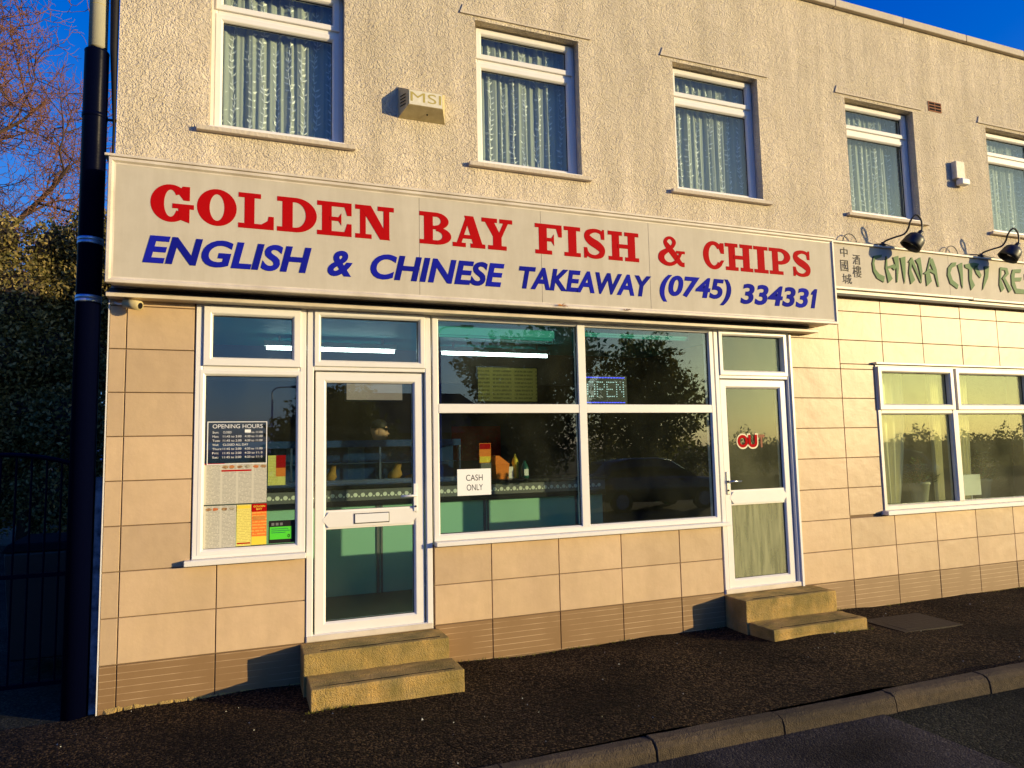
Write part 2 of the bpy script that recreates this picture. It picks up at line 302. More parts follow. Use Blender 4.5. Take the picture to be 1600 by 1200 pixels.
class MB:
    def __init__(s): s.v = []; s.f = []
    def add(s, vs, fs):
        k = len(s.v); s.v += [tuple(p) for p in vs]; s.f += [tuple(i + k for i in f) for f in fs]; return s
    def box(s, x0, x1, y0, y1, z0, z1):
        return s.add([(x0,y0,z0),(x1,y0,z0),(x1,y1,z0),(x0,y1,z0),(x0,y0,z1),(x1,y0,z1),(x1,y1,z1),(x0,y1,z1)],
                     [(0,3,2,1),(4,5,6,7),(0,1,5,4),(1,2,6,5),(2,3,7,6),(3,0,4,7)])
    def cbox(s, x0, x1, y0, y1, z0, z1, c):
        """box whose front (y0) face has chamfered edges"""
        return s.add([(x0,y0+c,z0),(x1,y0+c,z0),(x1,y1,z0),(x0,y1,z0),(x0,y0+c,z1),(x1,y0+c,z1),(x1,y1,z1),(x0,y1,z1),
                      (x0+c,y0,z0+c),(x1-c,y0,z0+c),(x1-c,y0,z1-c),(x0+c,y0,z1-c)],
                     [(0,3,2,1),(4,5,6,7),(1,2,6,5),(2,3,7,6),(3,0,4,7),(8,9,10,11),(0,1,9,8),(1,5,10,9),(5,4,11,10),(4,0,8,11)])
    def prism(s, poly, y0, y1):
        """polygon in x,z extruded from y0 (front) to y1"""
        n = len(poly)
        if sum(poly[i][0]*poly[(i+1)%n][1] - poly[(i+1)%n][0]*poly[i][1] for i in range(n)) < 0: poly = poly[::-1]
        vs = [(x, y0, z) for x, z in poly] + [(x, y1, z) for x, z in poly]
        fs = [tuple(range(n)), tuple(range(2*n-1, n-1, -1))] + [(i, i+n, (i+1)%n+n, (i+1)%n) for i in range(n)]
        return s.add(vs, fs)
    def loft(s, rings, cap=True):
        n = len(rings[0]); vs = [p for r in rings for p in r]; fs = []
        for k in range(len(rings)-1):
            for i in range(n): fs.append((k*n+i, k*n+(i+1)%n, (k+1)*n+(i+1)%n, (k+1)*n+i))
        if cap: fs += [tuple(range(n-1, -1, -1)), tuple((len(rings)-1)*n+i for i in range(n))]
        return s.add(vs, fs)
    def tube(s, pts, r, n=8, cap=True):
        pts = [Vector(p) for p in pts]; rings = []; up = None
        for i, p in enumerate(pts):
            d = (pts[min(i+1, len(pts)-1)] - pts[max(i-1, 0)])
            d = d.normalized() if d.length > 1e-9 else Vector((0,0,1))
            if up is None: up = d.orthogonal().normalized()
            u = (up - d*up.dot(d)); u = u.normalized() if u.length > 1e-6 else d.orthogonal().normalized(); up = u
            w = d.cross(u); rr = r[i] if isinstance(r, (list, tuple)) else r
            rings.append([p + (u*math.cos(2*math.pi*k/n) + w*math.sin(2*math.pi*k/n))*rr for k in range(n)])
        return s.loft(rings, cap)
    def lathe(s, base, axis, prof, n=16, cap=False):
        base = Vector(base); axis = Vector(axis).normalized(); u = axis.orthogonal().normalized(); w = axis.cross(u)
        return s.loft([[base + axis*h + (u*math.cos(2*math.pi*k/n) + w*math.sin(2*math.pi*k/n))*r for k in range(n)] for r, h in prof], cap)
    def ring(s, x0, x1, z0, z1, prof):
        """mitred rectangular frame: profile points (inset, y) swept round the rectangle"""
        rings = []
        for i, y in prof: rings.append([(x0+i,y,z0+i),(x1-i,y,z0+i),(x1-i,y,z1-i),(x0+i,y,z1-i)])
        m = len(rings); vs = [p for r in rings for p in r]; fs = []
        for k in range(m):
            kk = (k+1) % m
            for j in range(4): fs.append((k*4+j, k*4+(j+1)%4, kk*4+(j+1)%4, kk*4+j))
        return s.add(vs, fs)
    def build(s, name, m, parent=None, smooth=False):
        o_ = org(parent)
        me = bpy.data.meshes.new(name); me.from_pydata([(x-o_.x, y-o_.y, z-o_.z) for x, y, z in s.v], [], s.f); me.update()
        bm = bmesh.new(); bm.from_mesh(me); bmesh.ops.recalc_face_normals(bm, faces=bm.faces); bm.to_mesh(me); bm.free()
        if smooth:
            for p in me.polygons: p.use_smooth = True
        me.materials.append(MATS[m] if isinstance(m, str) else m)
        o = bpy.data.objects.new(name, me); COL.objects.link(o)
        if parent: o.parent = parent
        ORG[o.name] = o_
        return o
def bevel(o, w=0.004, seg=2):
    b = o.modifiers.new('bevel', 'BEVEL'); b.width = w; b.segments = seg; b.limit_method = 'ANGLE'; return o

# ------------------------------------------------------------------ lettering
def text_geo(body, shear=0.0, offset=0.0, spacing=1.0, res=5):
    """2-D mesh of a line of text as (verts, faces)"""
    cu = bpy.data.curves.new('t', 'FONT'); cu.body = body; cu.size = 1.0; cu.shear = shear; cu.offset = offset
    cu.space_character = spacing; cu.resolution_u = res; cu.fill_mode = 'FRONT'
    o = bpy.data.objects.new('t', cu); COL.objects.link(o)
    dg = bpy.context.evaluated_depsgraph_get(); dg.update()
    me = bpy.data.meshes.new_from_object(o.evaluated_get(dg))
    vs = [(v.co.x, v.co.y) for v in me.vertices]; fs = [tuple(p.vertices) for p in me.polygons]
    bpy.data.objects.remove(o); bpy.data.curves.remove(cu); bpy.data.meshes.remove(me)
    return vs, fs
def fit(vs, x0, x1, z0, z1, ref=None):
    xs = [v[0] for v in vs]; ys = [v[1] for v in (ref or vs)]
    a, b_, c, d = min(xs), max(xs), min(ys), max(ys)
    return [(x0+(x-a)/(b_-a)*(x1-x0), z0+(y-c)/(d-c)*(z1-z0)) for x, y in vs]
def islands(vs, fs):
    par = list(range(len(vs)))
    def find(a):
        while par[a] != a: par[a] = par[par[a]]; a = par[a]
        return a
    # merge doubles
    key = {}
    for i, v in enumerate(vs):
        k = (round(v[0], 5), round(v[1], 5))
        if k in key: par[find(i)] = find(key[k])
        else: key[k] = i
    for f in fs:
        for a in f[1:]: par[find(a)] = find(f[0])
    g = {}
    for f in fs: g.setdefault(find(f[0]), []).append(f)
    return list(g.values())
def flat_text(name, body, x0, x1, z0, z1, y, m, parent, shear=0, offset=0.0, spacing=1.0, thick=0.0, per_letter=False):
    vs, fs = text_geo(body, shear, offset, spacing)
    vs = fit(vs, x0, x1, z0, z1); objs = []
    groups = islands(vs, fs) if per_letter else [fs]
    if per_letter: groups.sort(key=lambda g: min(vs[i][0] for f in g for i in f))
    for g in groups:
        used = sorted({i for f in g for i in f}); mp = {i: k for k, i in enumerate(used)}
        bm = bmesh.new(); o_ = org(parent)
        bv = [bm.verts.new((vs[i][0]-o_.x, y-o_.y, vs[i][1]-o_.z)) for i in used]
        for f in g:
            try: bm.faces.new([bv[mp[i]] for i in f])
            except ValueError: pass
        bmesh.ops.remove_doubles(bm, verts=bm.verts, dist=1e-5)
        if thick:
            r = bmesh.ops.extrude_face_region(bm, geom=bm.faces[:])
            for v in r['geom']:
                if isinstance(v, bmesh.types.BMVert): v.co.y -= thick
        bmesh.ops.recalc_face_normals(bm, faces=bm.faces)
        me = bpy.data.meshes.new(name); bm.to_mesh(me); bm.free(); me.materials.append(MATS[m])
        o = bpy.data.objects.new(name, me); COL.objects.link(o)
        if parent: o.parent = parent
        ORG[o.name] = o_; objs.append(o)
    return objs

def arc(cx, cy, ro, ri, a0, a1, n=20):
    out = []
    for k in range(n):
        t0 = R(a0 + (a1-a0)*k/n); t1 = R(a0 + (a1-a0)*(k+1)/n)
        out.append([(cx+ro[0]*math.cos(t0), cy+ro[1]*math.sin(t0)), (cx+ro[0]*math.cos(t1), cy+ro[1]*math.sin(t1)),
                    (cx+ri[0]*math.cos(t1), cy+ri[1]*math.sin(t1)), (cx+ri[0]*math.cos(t0), cy+ri[1]*math.sin(t0))])
    return ('strip', out)
def rect(x0, y0, x1, y1): return ('poly', [[(x0,y0),(x1,y0),(x1,y1),(x0,y1)]])
def poly(*p): return ('poly', [list(p)])
def catmull(p, n=6):
    out = []
    for i in range(len(p)-1):
        p0, p1, p2, p3 = p[max(i-1,0)], p[i], p[i+1], p[min(i+2,len(p)-1)]
        for k in range(n):
            t = k/n; out.append(tuple(0.5*((2*p1[j])+(-p0[j]+p2[j])*t+(2*p0[j]-5*p1[j]+4*p2[j]-p3[j])*t*t+(-p0[j]+3*p1[j]-3*p2[j]+p3[j])*t**3) for j in range(len(p1))))
    out.append(tuple(p[-1])); return out
def stroke(pts):
    """pts: (x, y, width) -> strip of quads"""
    c = catmull(pts); L_, R_ = [], []
    for i, (x, y, w) in enumerate(c):
        a = c[max(i-1,0)]; b_ = c[min(i+1,len(c)-1)]; dx, dy = b_[0]-a[0], b_[1]-a[1]; l = math.hypot(dx, dy) or 1
        L_.append((x-dy/l*w/2, y+dx/l*w/2)); R_.append((x+dy/l*w/2, y-dx/l*w/2))
    return ('strip', [[L_[i], L_[i+1], R_[i+1], R_[i]] for i in range(len(c)-1)])
SER = 0.135
GLY = {
 'H': [rect(.12,.1,.36,.9), rect(.64,.1,.88,.9), rect(0,0,.46,SER), rect(.54,0,1,SER), rect(0,1-SER,.46,1), rect(.54,1-SER,1,1), rect(.3,.43,.7,.57)],
 'I': [rect(.25,.1,.75,.9), rect(0,0,1,SER), rect(0,1-SER,1,1)],
 'L': [rect(.17,.1,.45,.9), rect(0,1-SER,.63,1), rect(0,0,1,.14), poly((.80,.1),(1,.1),(1,.38),(.85,.38)), poly((.62,.12),(.84,.12),(.84,.26))],
 'E': [rect(.14,.1,.42,.9), rect(0,1-SER,1,1), rect(0,0,1,SER), poly((.78,.9),(1,.9),(1,.62),(.87,.62)), poly((.78,.1),(1,.1),(1,.38),(.87,.38)), rect(.36,.44,.70,.56), poly((.58,.5),(.70,.68),(.70,.32))],
 'F': [rect(.14,.1,.44,.9), rect(0,1-SER,1,1), rect(0,0,.62,SER), poly((.78,.9),(1,.9),(1,.60),(.87,.60)), rect(.36,.43,.70,.55), poly((.56,.49),(.70,.68),(.70,.30))],
 'N': [rect(.12,.1,.27,.9), rect(0,0,.42,SER), rect(0,1-SER,.36,1), poly((.10,1),(.40,1),(.90,0),(.64,0)), rect(.73,.02,.88,.9), rect(.58,1-SER,1,1)],
 'D': [rect(.13,.1,.39,.9), rect(0,0,.5,SER), rect(0,1-SER,.5,1), arc(.46,.5,(.54,.5),(.26,.365),-90,90)],
 'O': [arc(.5,.5,(.5,.515),(.185,.37),0,360,36)],
 'G': [arc(.46,.5,(.46,.515),(.15,.37),38,330,32), poly((.62,.80),(.73,.99),(.90,.99),(.90,.60),(.76,.60)), rect(.50,.37,1.0,.50), rect(.64,.06,.90,.42), poly((.70,.06),(.90,-.01),(.90,.1),(.72,.2))],
 'C': [arc(.5,.5,(.5,.515),(.23,.37),38,322,32), poly((.74,.78),(.82,.97),(1,.97),(1,.58),(.84,.58)), poly((.88,.19),(1,.34),(.86,.34),(.72,.22))],
 'B': [rect(.14,.1,.42,.9), rect(0,0,.56,SER), rect(0,1-SER,.54,1), rect(.36,.47,.58,.585), arc(.5,.735,(.42,.265),(.17,.14),-90,90), arc(.52,.275,(.48,.275),(.2,.145),-90,90)],
 'P': [rect(.14,.1,.42,.9), rect(0,0,.64,SER), rect(0,1-SER,.54,1), rect(.36,.385,.54,.52), arc(.5,.692,(.5,.308),(.21,.17),-90,90)],
 'A': [poly((.10,.06),(.25,.06),(.53,.94),(.40,.94)), poly((.36,1),(.64,1),(.93,.06),(.64,.06)), rect(0,0,.40,SER), rect(.54,0,1,SER), rect(.22,.27,.74,.39)],
 'Y': [poly((.08,.92),(.38,.92),(.64,.42),(.36,.42)), poly((.72,.92),(.88,.92),(.64,.40),(.52,.46)), rect(.36,.06,.64,.46), rect(0,1-SER,.50,1), rect(.58,1-SER,1,1), rect(.2,0,.8,SER)],
 'S': [stroke([(.88,.74,.10),(.76,.90,.13),(.5,.945,.13),(.24,.86,.20),(.19,.72,.25),(.34,.58,.28),(.62,.45,.29),(.80,.31,.26),(.76,.14,.20),(.52,.055,.13),(.26,.10,.13),(.12,.27,.10)]),
       poly((.78,.66),(.92,.66),(.92,1.0),(.84,1.0),(.74,.86)), poly((.04,.0),(.14,.0),(.24,.13),(.18,.36),(.04,.36))],
 '&': [stroke([(.97,.05,.16),(.82,.08,.17),(.60,.36,.22),(.36,.66,.20),(.27,.82,.14),(.36,.95,.11),(.50,.96,.11),(.60,.84,.14),(.54,.68,.13),(.36,.54,.15),(.14,.38,.21),(.11,.20,.22),(.26,.06,.15),(.46,.04,.13),(.66,.15,.12),(.78,.34,.10),(.84,.46,.10)]), rect(.66,.43,1.0,.53)],
}
def slab_letter(ch, x0, x1, z0, z1, y, parent):
    b_ = MB()
    for k, (kind, polys) in enumerate(GLY[ch]):
        yf = y - 0.0015 - 0.0003*k
        for q, p in enumerate(polys): b_.prism([(x0+a*(x1-x0), z0+c*(z1-z0)) for a, c in p], yf - (.00003*q if len(polys) > 50 else 0), y + .002)
    return b_.build('letter', 'sign_red', parent)

# ------------------------------------------------------------------ the ground
GZ = -0.29
def pave_z(x, y):
    z = GZ + 0.020*math.sin(x*1.3+y*2.3) * math.sin(y*2.6+0.6) + 0.009*math.sin(x*3.1-y*2.3+1) + 0.004*math.sin(x*7.7+y*6.1)
    if x < 0.9: z -= 0.035 * min(1, (0.9-x)/0.9)
    return z + 0.012*max(0, min(1, (-1.0-y)/0.8))*math.sin(x*0.9)
def grid(name, x0, x1, y0, y1, nx, ny, zf, m):
    b_ = MB(); vs = [(x0+(x1-x0)*i/nx, y0+(y1-y0)*j/ny) for j in range(ny+1) for i in range(nx+1)]
    b_.add([(x, y, zf(x, y)) for x, y in vs], [(j*(nx+1)+i, j*(nx+1)+i+1, (j+1)*(nx+1)+i+1, (j+1)*(nx+1)+i) for j in range(ny) for i in range(nx)])
    return b_.build(name, m, smooth=True)
tag(grid('ground', -900, 900, -900, 900, 2, 2, lambda x, y: -0.47, 'soil'), kind='structure')
tag(grid('pavement', -24, 34, -1.84, 0.02, 1100, 46, pave_z, 'asphalt_path'), kind='structure')
tag(grid('alley_path', -12, 0.0, 0.02, 11.5, 60, 60, lambda x, y: pave_z(x, 0.02) - 0.004, 'asphalt_old'), kind='structure')
tag(grid('road', -60, 80, -9.2, -1.90, 140, 12, lambda x, y: -0.405 + 0.01*math.sin(x*.9+y), 'asphalt_old'), kind='structure')
tag(grid('road_patch', -30, 4.86, -3.6, -1.97, 60, 6, lambda x, y: -0.400 + 0.01*math.sin(x*.9+y) + .003, 'asphalt_road'), kind='structure')
tag(grid('verge', -60, 80, -60, -9.2, 60, 30, lambda x, y: -0.36 + 0.02*math.sin(x)*math.sin(y), 'soil'), kind='structure')
kerb = empty('kerb', (0, -1.87, -0.4)); kerb['kind'] = 'structure'
kx = [-12.2]
while kx[-1] < 2.0: kx.append(kx[-1] + 0.915)
kx = [x for x in kx if x < 1.9] + [2.2, 3.12, 4.04, 4.99, 5.90, 6.82, 7.73, 8.65, 9.56, 10.5, 11.4, 12.3]
for i in range(len(kx)-1):
    a, c = kx[i]+0.004, kx[i+1]-0.004
    dz = rnd.uniform(-.008, .008); dy = rnd.uniform(-.006, .006)
    yb, yf = -1.835+dy, -1.965+dy; zt = GZ+0.004+dz
    prof = [(yb, -0.5), (yb, zt-.004), (yb-.01, zt), (yf+.05, zt), (yf+.025, zt-.012), (yf+.008, zt-.04), (yf-.012, -0.5)]
    n_seg = 5; rings = []
    for k in range(n_seg+1):
        x = a+(c-a)*k/n_seg
        rings.append([(x, y+rnd.uniform(-.003,.003), z+rnd.uniform(-.003,.003)) for y, z in prof])
    bevel(MB().loft(rings).build('kerb_stone', 'kerb_concrete', kerb), 0.004, 1)

# loose white grit on the pavement
b_ = MB()
for i in range(110):
    x = rnd.uniform(-1, 9.5); y = rnd.uniform(-1.8, -0.02); s = rnd.uniform(.003, .008) * (1 if i % 9 else 1.6)
    z = pave_z(x, y); c = Vector((x, y, z+s*.6))
    b_.add([c+Vector((rnd.uniform(-1,1)*s, rnd.uniform(-1,1)*s, 0)) for _ in range(4)] + [c+Vector((0,0,s))], [(0,1,4),(1,2,4),(2,3,4),(3,0,4)])
tag(b_.build('grit', 'pot'), 'pale loose grit scattered over the dark asphalt pavement', 'grit', kind='stuff')

# moss and tufts along the foot of the wall and steps
b_ = MB()
for i in range(420):
    t = rnd.random()
    if t < .7: x, y = rnd.uniform(0.0, 9.8), rnd.uniform(-.03, -.012)
    elif t < .85: x, y = rnd.uniform(1.3, 2.42), -.635-rnd.random()*.02
    else: x, y = rnd.uniform(5.12, 6.25), -.635-rnd.random()*.02
    if x < 1.2: continue
    if math.sin(x*5.3)+math.sin(x*2.1+1) < -.2: continue
    z = pave_z(x, y)
    for k in range(3):
        h = rnd.uniform(.008, .03); dx, dy = rnd.uniform(-.015,.015), rnd.uniform(-.02,.004)
        b_.add([(x-.003,y,z-.004),(x+.003,y,z-.004),(x+dx,y+dy,z+h)], [(0,1,2)])
tag(b_.build('moss', 'leaf_moss'), 'thin moss and tufts along the foot of the wall and steps', 'moss', kind='stuff')

# pavement access cover beside the right-hand steps
cov = empty('access_cover', (6.75, -0.6, GZ), 'worn rectangular access cover set in the pavement beside the right-hand steps', 'cover')
def flush(x0, x1, y0, y1, dz):
    c = [(x0, y0), (x1, y0), (x1, y1), (x0, y1)]
    return MB().loft([[(x, y, pave_z(x, y)-.04) for x, y in c], [(x, y, pave_z(x, y)+dz) for x, y in c]])
flush(6.42, 7.16, -.84, -.36, .004).build('frame', 'rust_lid', cov)
flush(6.50, 7.08, -.78, -.42, .009).build('lid', 'rust_lid', cov)

# ------------------------------------------------------------------ the building
B = empty('shop_building', (0, 0, GZ), 'two-storey cream rendered shop building with tiled ground floor', 'building')
UW = [(0.62, 1.63), (2.765, 3.78), (4.82, 5.86), (7.06, 8.10), (9.32, 10.36)]
UZ0, UZ1, TOPZ, XR = 3.88, 5.20, 6.22, 13.0
def panel(x0, x1, z0, z1, y0, y1, holes):
    """a wall of thickness y0..y1 with rectangular holes"""
    xs = sorted({x0, x1, *[h[0] for h in holes], *[h[1] for h in holes]}); zs = sorted({z0, z1, *[h[2] for h in holes], *[h[3] for h in holes]})
    xs = [x for x in xs if x0 <= x <= x1]; zs = [z for z in zs if z0 <= z <= z1]
    inh = lambda x, z: any(h[0] < x < h[1] and h[2] < z < h[3] for h in holes)
    b_ = MB(); nx, nz = len(xs)-1, len(zs)-1
    solid = [[not inh((xs[i]+xs[i+1])/2, (zs[j]+zs[j+1])/2) for j in range(nz)] for i in range(nx)]
    ok = lambda i, j: 0 <= i < nx and 0 <= j < nz and solid[i][j]
    for i in range(nx):
        for j in range(nz):
            if not solid[i][j]: continue
            a, c, d, e = xs[i], xs[i+1], zs[j], zs[j+1]
            b_.add([(a,y0,d),(c,y0,d),(c,y0,e),(a,y0,e)], [(0,1,2,3)]); b_.add([(a,y1,d),(c,y1,d),(c,y1,e),(a,y1,e)], [(3,2,1,0)])
            if not ok(i-1,j): b_.add([(a,y0,d),(a,y0,e),(a,y1,e),(a,y1,d)], [(0,1,2,3)])
            if not ok(i+1,j): b_.add([(c,y0,d),(c,y1,d),(c,y1,e),(c,y0,e)], [(0,1,2,3)])
            if not ok(i,j-1): b_.add([(a,y0,d),(a,y1,d),(c,y1,d),(c,y0,d)], [(0,1,2,3)])
            if not ok(i,j+1): b_.add([(a,y0,e),(c,y0,e),(c,y1,e),(a,y1,e)], [(0,1,2,3)])
    return b_
upper = panel(0.004, XR, 2.97, TOPZ, 0.0, 0.26, [(a, c, UZ0, UZ1) for a, c in UW]).build('upper_wall', 'stucco', B)
OPEN = [(0.556, 1.345, 0.645, 2.56), (1.345, 2.335, 0.0, 2.56), (2.335, 5.14, 0.65, 2.56), (5.14, 6.09, 0.0, 2.56), (7.215, 9.68, 0.645, 2.225)]
lower = panel(0.004, XR, -0.45, 2.97, 0.008, 0.26, OPEN).build('lower_wall', 'grout', B)
# rest of the shell
b_ = MB(); b_.box(0.0, 0.25, 0.262, 6.0, -0.45, TOPZ); b_.box(XR-.25, XR, 0.262, 6.0, -0.45, TOPZ); b_.box(0.252, XR-.252, 5.75, 6.0, -0.45, TOPZ)
b_.build('side_wall', 'stucco', B)
MB().box(0.252, XR-.252, 0.262, 5.748, 5.95, 6.1).build('roof', 'roof_far', B)
MB().box(0.252, XR-.252, 0.262, 5.748, 2.70, 2.95).build('upper_floor', 'interior_wall', B)
MB().box(0.252, XR-.252, 0.262, 5.748, -0.2, 0.0).build('floor', 'floor_brown', B)
b_ = MB(); b_.box(6.25, 6.31, 0.27, 5.74, 0.001, 2.69); b_.box(0.26, 6.245, 4.3, 4.35, .001, 2.69)
b_.build('partition_wall', 'interior_wall', B)
MB().box(0.26, 6.245, 0.30, 2.95, 2.655, 2.692).build('ceiling', 'ceiling_teal', B)
MB().box(0.26, 6.245, 2.96, 3.05, 2.25, 2.69).build('bulkhead', 'interior_wall', B)
MB().box(6.32, 12.7, 3.2, 3.25, 0.001, 2.69).build('restaurant_wall', 'interior_pale', B)
b_ = MB()
for x in (2.2, 4.3, 6.45, 8.7): b_.box(x, x+.08, .27, 3.0, 2.951, 5.94)
b_.box(.26, 12.7, 3.01, 3.06, 2.951, 5.94); b_.build('bedroom_wall', 'interior_pale', B)
# parapet coping stones
xs = [-0.03, 0.75, 1.78, 2.81, 3.85, 4.88, 5.93, 6.97, 8.0, 9.05, 10.1, 11.13, 12.2, 13.03]
for a, c in zip(xs[:-1], xs[1:]):
    dz = rnd.uniform(-.004, .004)
    bevel(MB().box(a+.003, c-.003, -.05, .33, TOPZ+.002, TOPZ+.085+dz).build('coping_stone', 'render_smooth', B), .008)
# render lips over the windows and stone sills
for a, c in UW:
    MB().prism([(a-.14, UZ1+.035), (c+.13, UZ1+.035), (c+.13, UZ1+.05), (a-.14, UZ1+.052)], -.014, .0).build('lintel_lip', 'render_smooth', B)
    MB().prism([(a-.14, UZ1+.045), (a-.118, UZ1+.045), (a-.105, UZ1+.12), (a-.112, UZ1+.12)], -.012, .0).build('lintel_lip', 'render_smooth', B)
    bevel(MB().box(a-.085, c+.085, -.045, .10, UZ0-.035, UZ0).build('stone_sill', 'render_smooth', B), .004)
# air brick
v = MB(); v.box(8.36, 8.575, -.006, .02, 5.255, 5.375); vent = v.build('air_brick', 'terracotta', B)
for r in range(3):
    for c in range(2):
        MB().box(8.375+c*.10, 8.46+c*.10, -.009, -.0065, 5.268+r*.036, 5.290+r*.036).build('slot', 'dark_void', vent)

# wall tiles -------------------------------------------------------
TM = {}
def tile(x0, x1, z0, z1, m='tile', name='wall_tile'):
    g = .0035; w, h = round(x1-x0-2*g, 3), round(z1-z0-2*g, 3)
    if w < .02 or h < .02: return
    k = (w, h, m)
    if k not in TM:
        o = MB().cbox(0, w, 0, .0145, 0, h, .0022).build(name, m); TM[k] = o.data; bpy.data.objects.remove(o)
    o = bpy.data.objects.new(name, TM[k]); COL.objects.link(o); o.parent = B
    o.location = Vector((x0+g, -.006+rnd.uniform(-.0006,.0006), z0+g)) - ORG[B.name]
    o.rotation_euler = (rnd.uniform(-.0022,.0022), 0, rnd.uniform(-.0022,.0022))
P = 0.31
LC = [0.0, 0.109, 0.552]
for r in range(2, 9):
    for i in range(2):
        z1 = min((r+1)*P, 2.62)
        tile(LC[i], LC[i+1], r*P, z1)
for r in range(0, 2):
    for a, c in ((0, .109), (.109, .727), (.727, 1.342)): tile(a, c, r*P, (r+1)*P)
tile(.552, .727, .62, .642); tile(.727, 1.342, .62, .642)
MC = [2.34, 2.825, 3.437, 4.048, 4.661, 5.135]
for r in range(2):
    for a, c in zip(MC[:-1], MC[1:]): tile(a, c, .02+r*P, .02+(r+1)*P if r == 0 else .648)
RC = [6.095, 6.743, 7.361, 7.973, 8.597, 9.213, 9.828, 10.443, 11.06, 11.67, 12.29, 12.9]
W = (7.215, 9.68, .645, 2.225)
for i in range(len(RC)-1):
    for r in range(10):
        x0, x1, z0, z1 = RC[i], RC[i+1], r*P, min((r+1)*P, 2.96)
        if x1 <= W[0] or x0 >= W[1] or z1 <= W[2] or z0 >= W[3]: tile(x0, x1, z0, z1); continue
        if z0 < W[2]: tile(x0, x1, z0, W[2]); z0 = W[2]
        if z1 > W[3]: tile(x0, x1, W[3], z1); z1 = W[3]
        if x0 < W[0]: tile(x0, W[0], z0, z1)
        if x1 > W[1]: tile(W[1], x1, z0, z1)
pl = [0, .109, .727, 1.342, 2.34, 2.825, 3.437, 4.048, 4.661, 5.135, 6.095] + RC[1:]
for a, c in zip(pl[:-1], pl[1:]):
    if abs(a-1.342) < .01 or abs(a-5.135) < .01: tile(a, c, GZ-.05, -.005, 'plinth_tile', 'plinth_tile'); continue
    top = .02 if 2.3 < a < 5.1 else 0.0
    tile(a, c, GZ+.012-(0.05 if a < .1 else 0.02), top, 'plinth_tile', 'plinth_tile')
MB().box(-.007, .0005, -.009, .012, GZ-.03, 2.6).build('corner_trim', 'pvc', B)
# mortar smear along the foot of the wall
b_ = MB()
x = 0.02
while x < 1.3:
    w = rnd.uniform(.04, .12); b_.add([(x,-.004,GZ-.05),(x+w,-.004,GZ-.05),(x+w*.5,-.03-rnd.random()*.02,GZ-.05),(x+w*.2,-.008,GZ+.0+rnd.random()*.02),(x+w*.9,-.008,GZ+rnd.random()*.015)], [(0,2,3),(2,1,4),(2,4,3)]); x += w*.8
b_.build('mortar_fillet', 'concrete', B)

# windows ------------------------------------------------------------
def sash(parent, x0, x1, z0, z1, w, yf, yb, m, gl, name='sash', paney=None):
    """a mitred frame with rebate plus gasket and pane"""
    f = MB().ring(x0, x1, z0, z1, [(0, yb), (0, yf+.004), (.004, yf), (w-.016, yf), (w-.010, yf+.003), (w, yf+.016), (w, yb)]).build(name, m, parent)
    py = paney if paney is not None else (yf+.016+yb)/2
    MB().ring(x0+w-.001, x1-w+.001, z0+w-.001, z1-w+.001, [(0, py-.004), (.0045, py-.0042), (.0045, py+.008), (0, py+.008)]).build('gasket', 'gasket', parent)
    MB().box(x0+w-.004, x1-w+.004, py-.0030, py+.0030, z0+w-.004, z1-w+.004).build('pane', gl, parent)
    return f
def bar(parent, x0, x1, z0, z1, yf, yb, m, name='mullion'):
    return bevel(MB().box(x0, x1, yf, yb, z0, z1).build(name, m, parent), .004)

# upstairs windows: fixed frame, top-hung fanlight
for a, c in UW:
    w = MB().ring(a+.002, c-.002, UZ0+.001, UZ1-.002, [(0, .15), (0, .098), (.03, .095), (.045, .1), (.045, .15)]).build('window', 'pvc', B)
    bar(w, a+.046, c-.046, 4.845, 4.905, .097, .149, 'pvc', 'transom')
    sash(w, a+.03, c-.03, 4.895, UZ1-.02, .055, .080, .140, 'pvc', 'glass_upper', 'fanlight')
    sash(w, a+.03, c-.03, UZ0+.03, 4.865, .056, .090, .142, 'pvc', 'glass_upper', 'sash')
    bevel(MB().box(a-.0, c+.0, -.01, .094, UZ0+.002, UZ0+.022).build('sill', 'pvc', w), .004)

FY = -0.012      # front plane of the shopfront frames
# left menu window
w = MB().ring(.560, 1.340, .668, 2.54, [(0, .07), (0, FY+.004), (.004, FY), (.04, FY), (.05, FY+.006), (.05, .07)]).build('window', 'pvc', B)
bar(w, .61, 1.29, 2.015, 2.07, FY+.004, .068, 'pvc', 'transom')
sash(w, .612, 1.30, 2.062, 2.505, .063, FY-.018, .06, 'pvc', 'glass', 'fanlight')
sash(w, .590, 1.312, .690, 2.032, .042, FY-.002, .06, 'pvc', 'glass', 'sash')
bevel(MB().box(.515, 1.343, -.075, .05, .628, .667).build('sill', 'pvc', w), .005)
# main window: four panes
w = MB().ring(2.340, 5.135, .676, 2.54, [(0, .07), (0, FY+.004), (.004, FY), (.042, FY), (.054, FY+.014), (.054, .07)]).build('window', 'pvc', B)
bar(w, 3.672, 3.748, .72, 2.50, FY-.003, .066, 'pvc', 'mullion'); bar(w, 2.39, 3.6715, 1.711, 1.787, FY+.001, .064, 'pvc', 'transom'); bar(w, 3.7485, 5.09, 1.711, 1.787, FY+.001, .064, 'pvc', 'transom')
for x0, x1 in ((2.392, 3.674), (3.746, 5.082)):
    for z0, z1 in ((.729, 1.713), (1.785, 2.488)):
        MB().ring(x0, x1, z0, z1, [(0, .012), (.005, .0115), (.005, .03), (0, .03)]).build('gasket', 'gasket', w)
        MB().box(x0, x1, .017, .023, z0, z1).build('pane', 'glass', w)
bevel(MB().box(2.343, 5.20, -.075, .05, .640, .675).build('sill', 'pvc', w), .005)
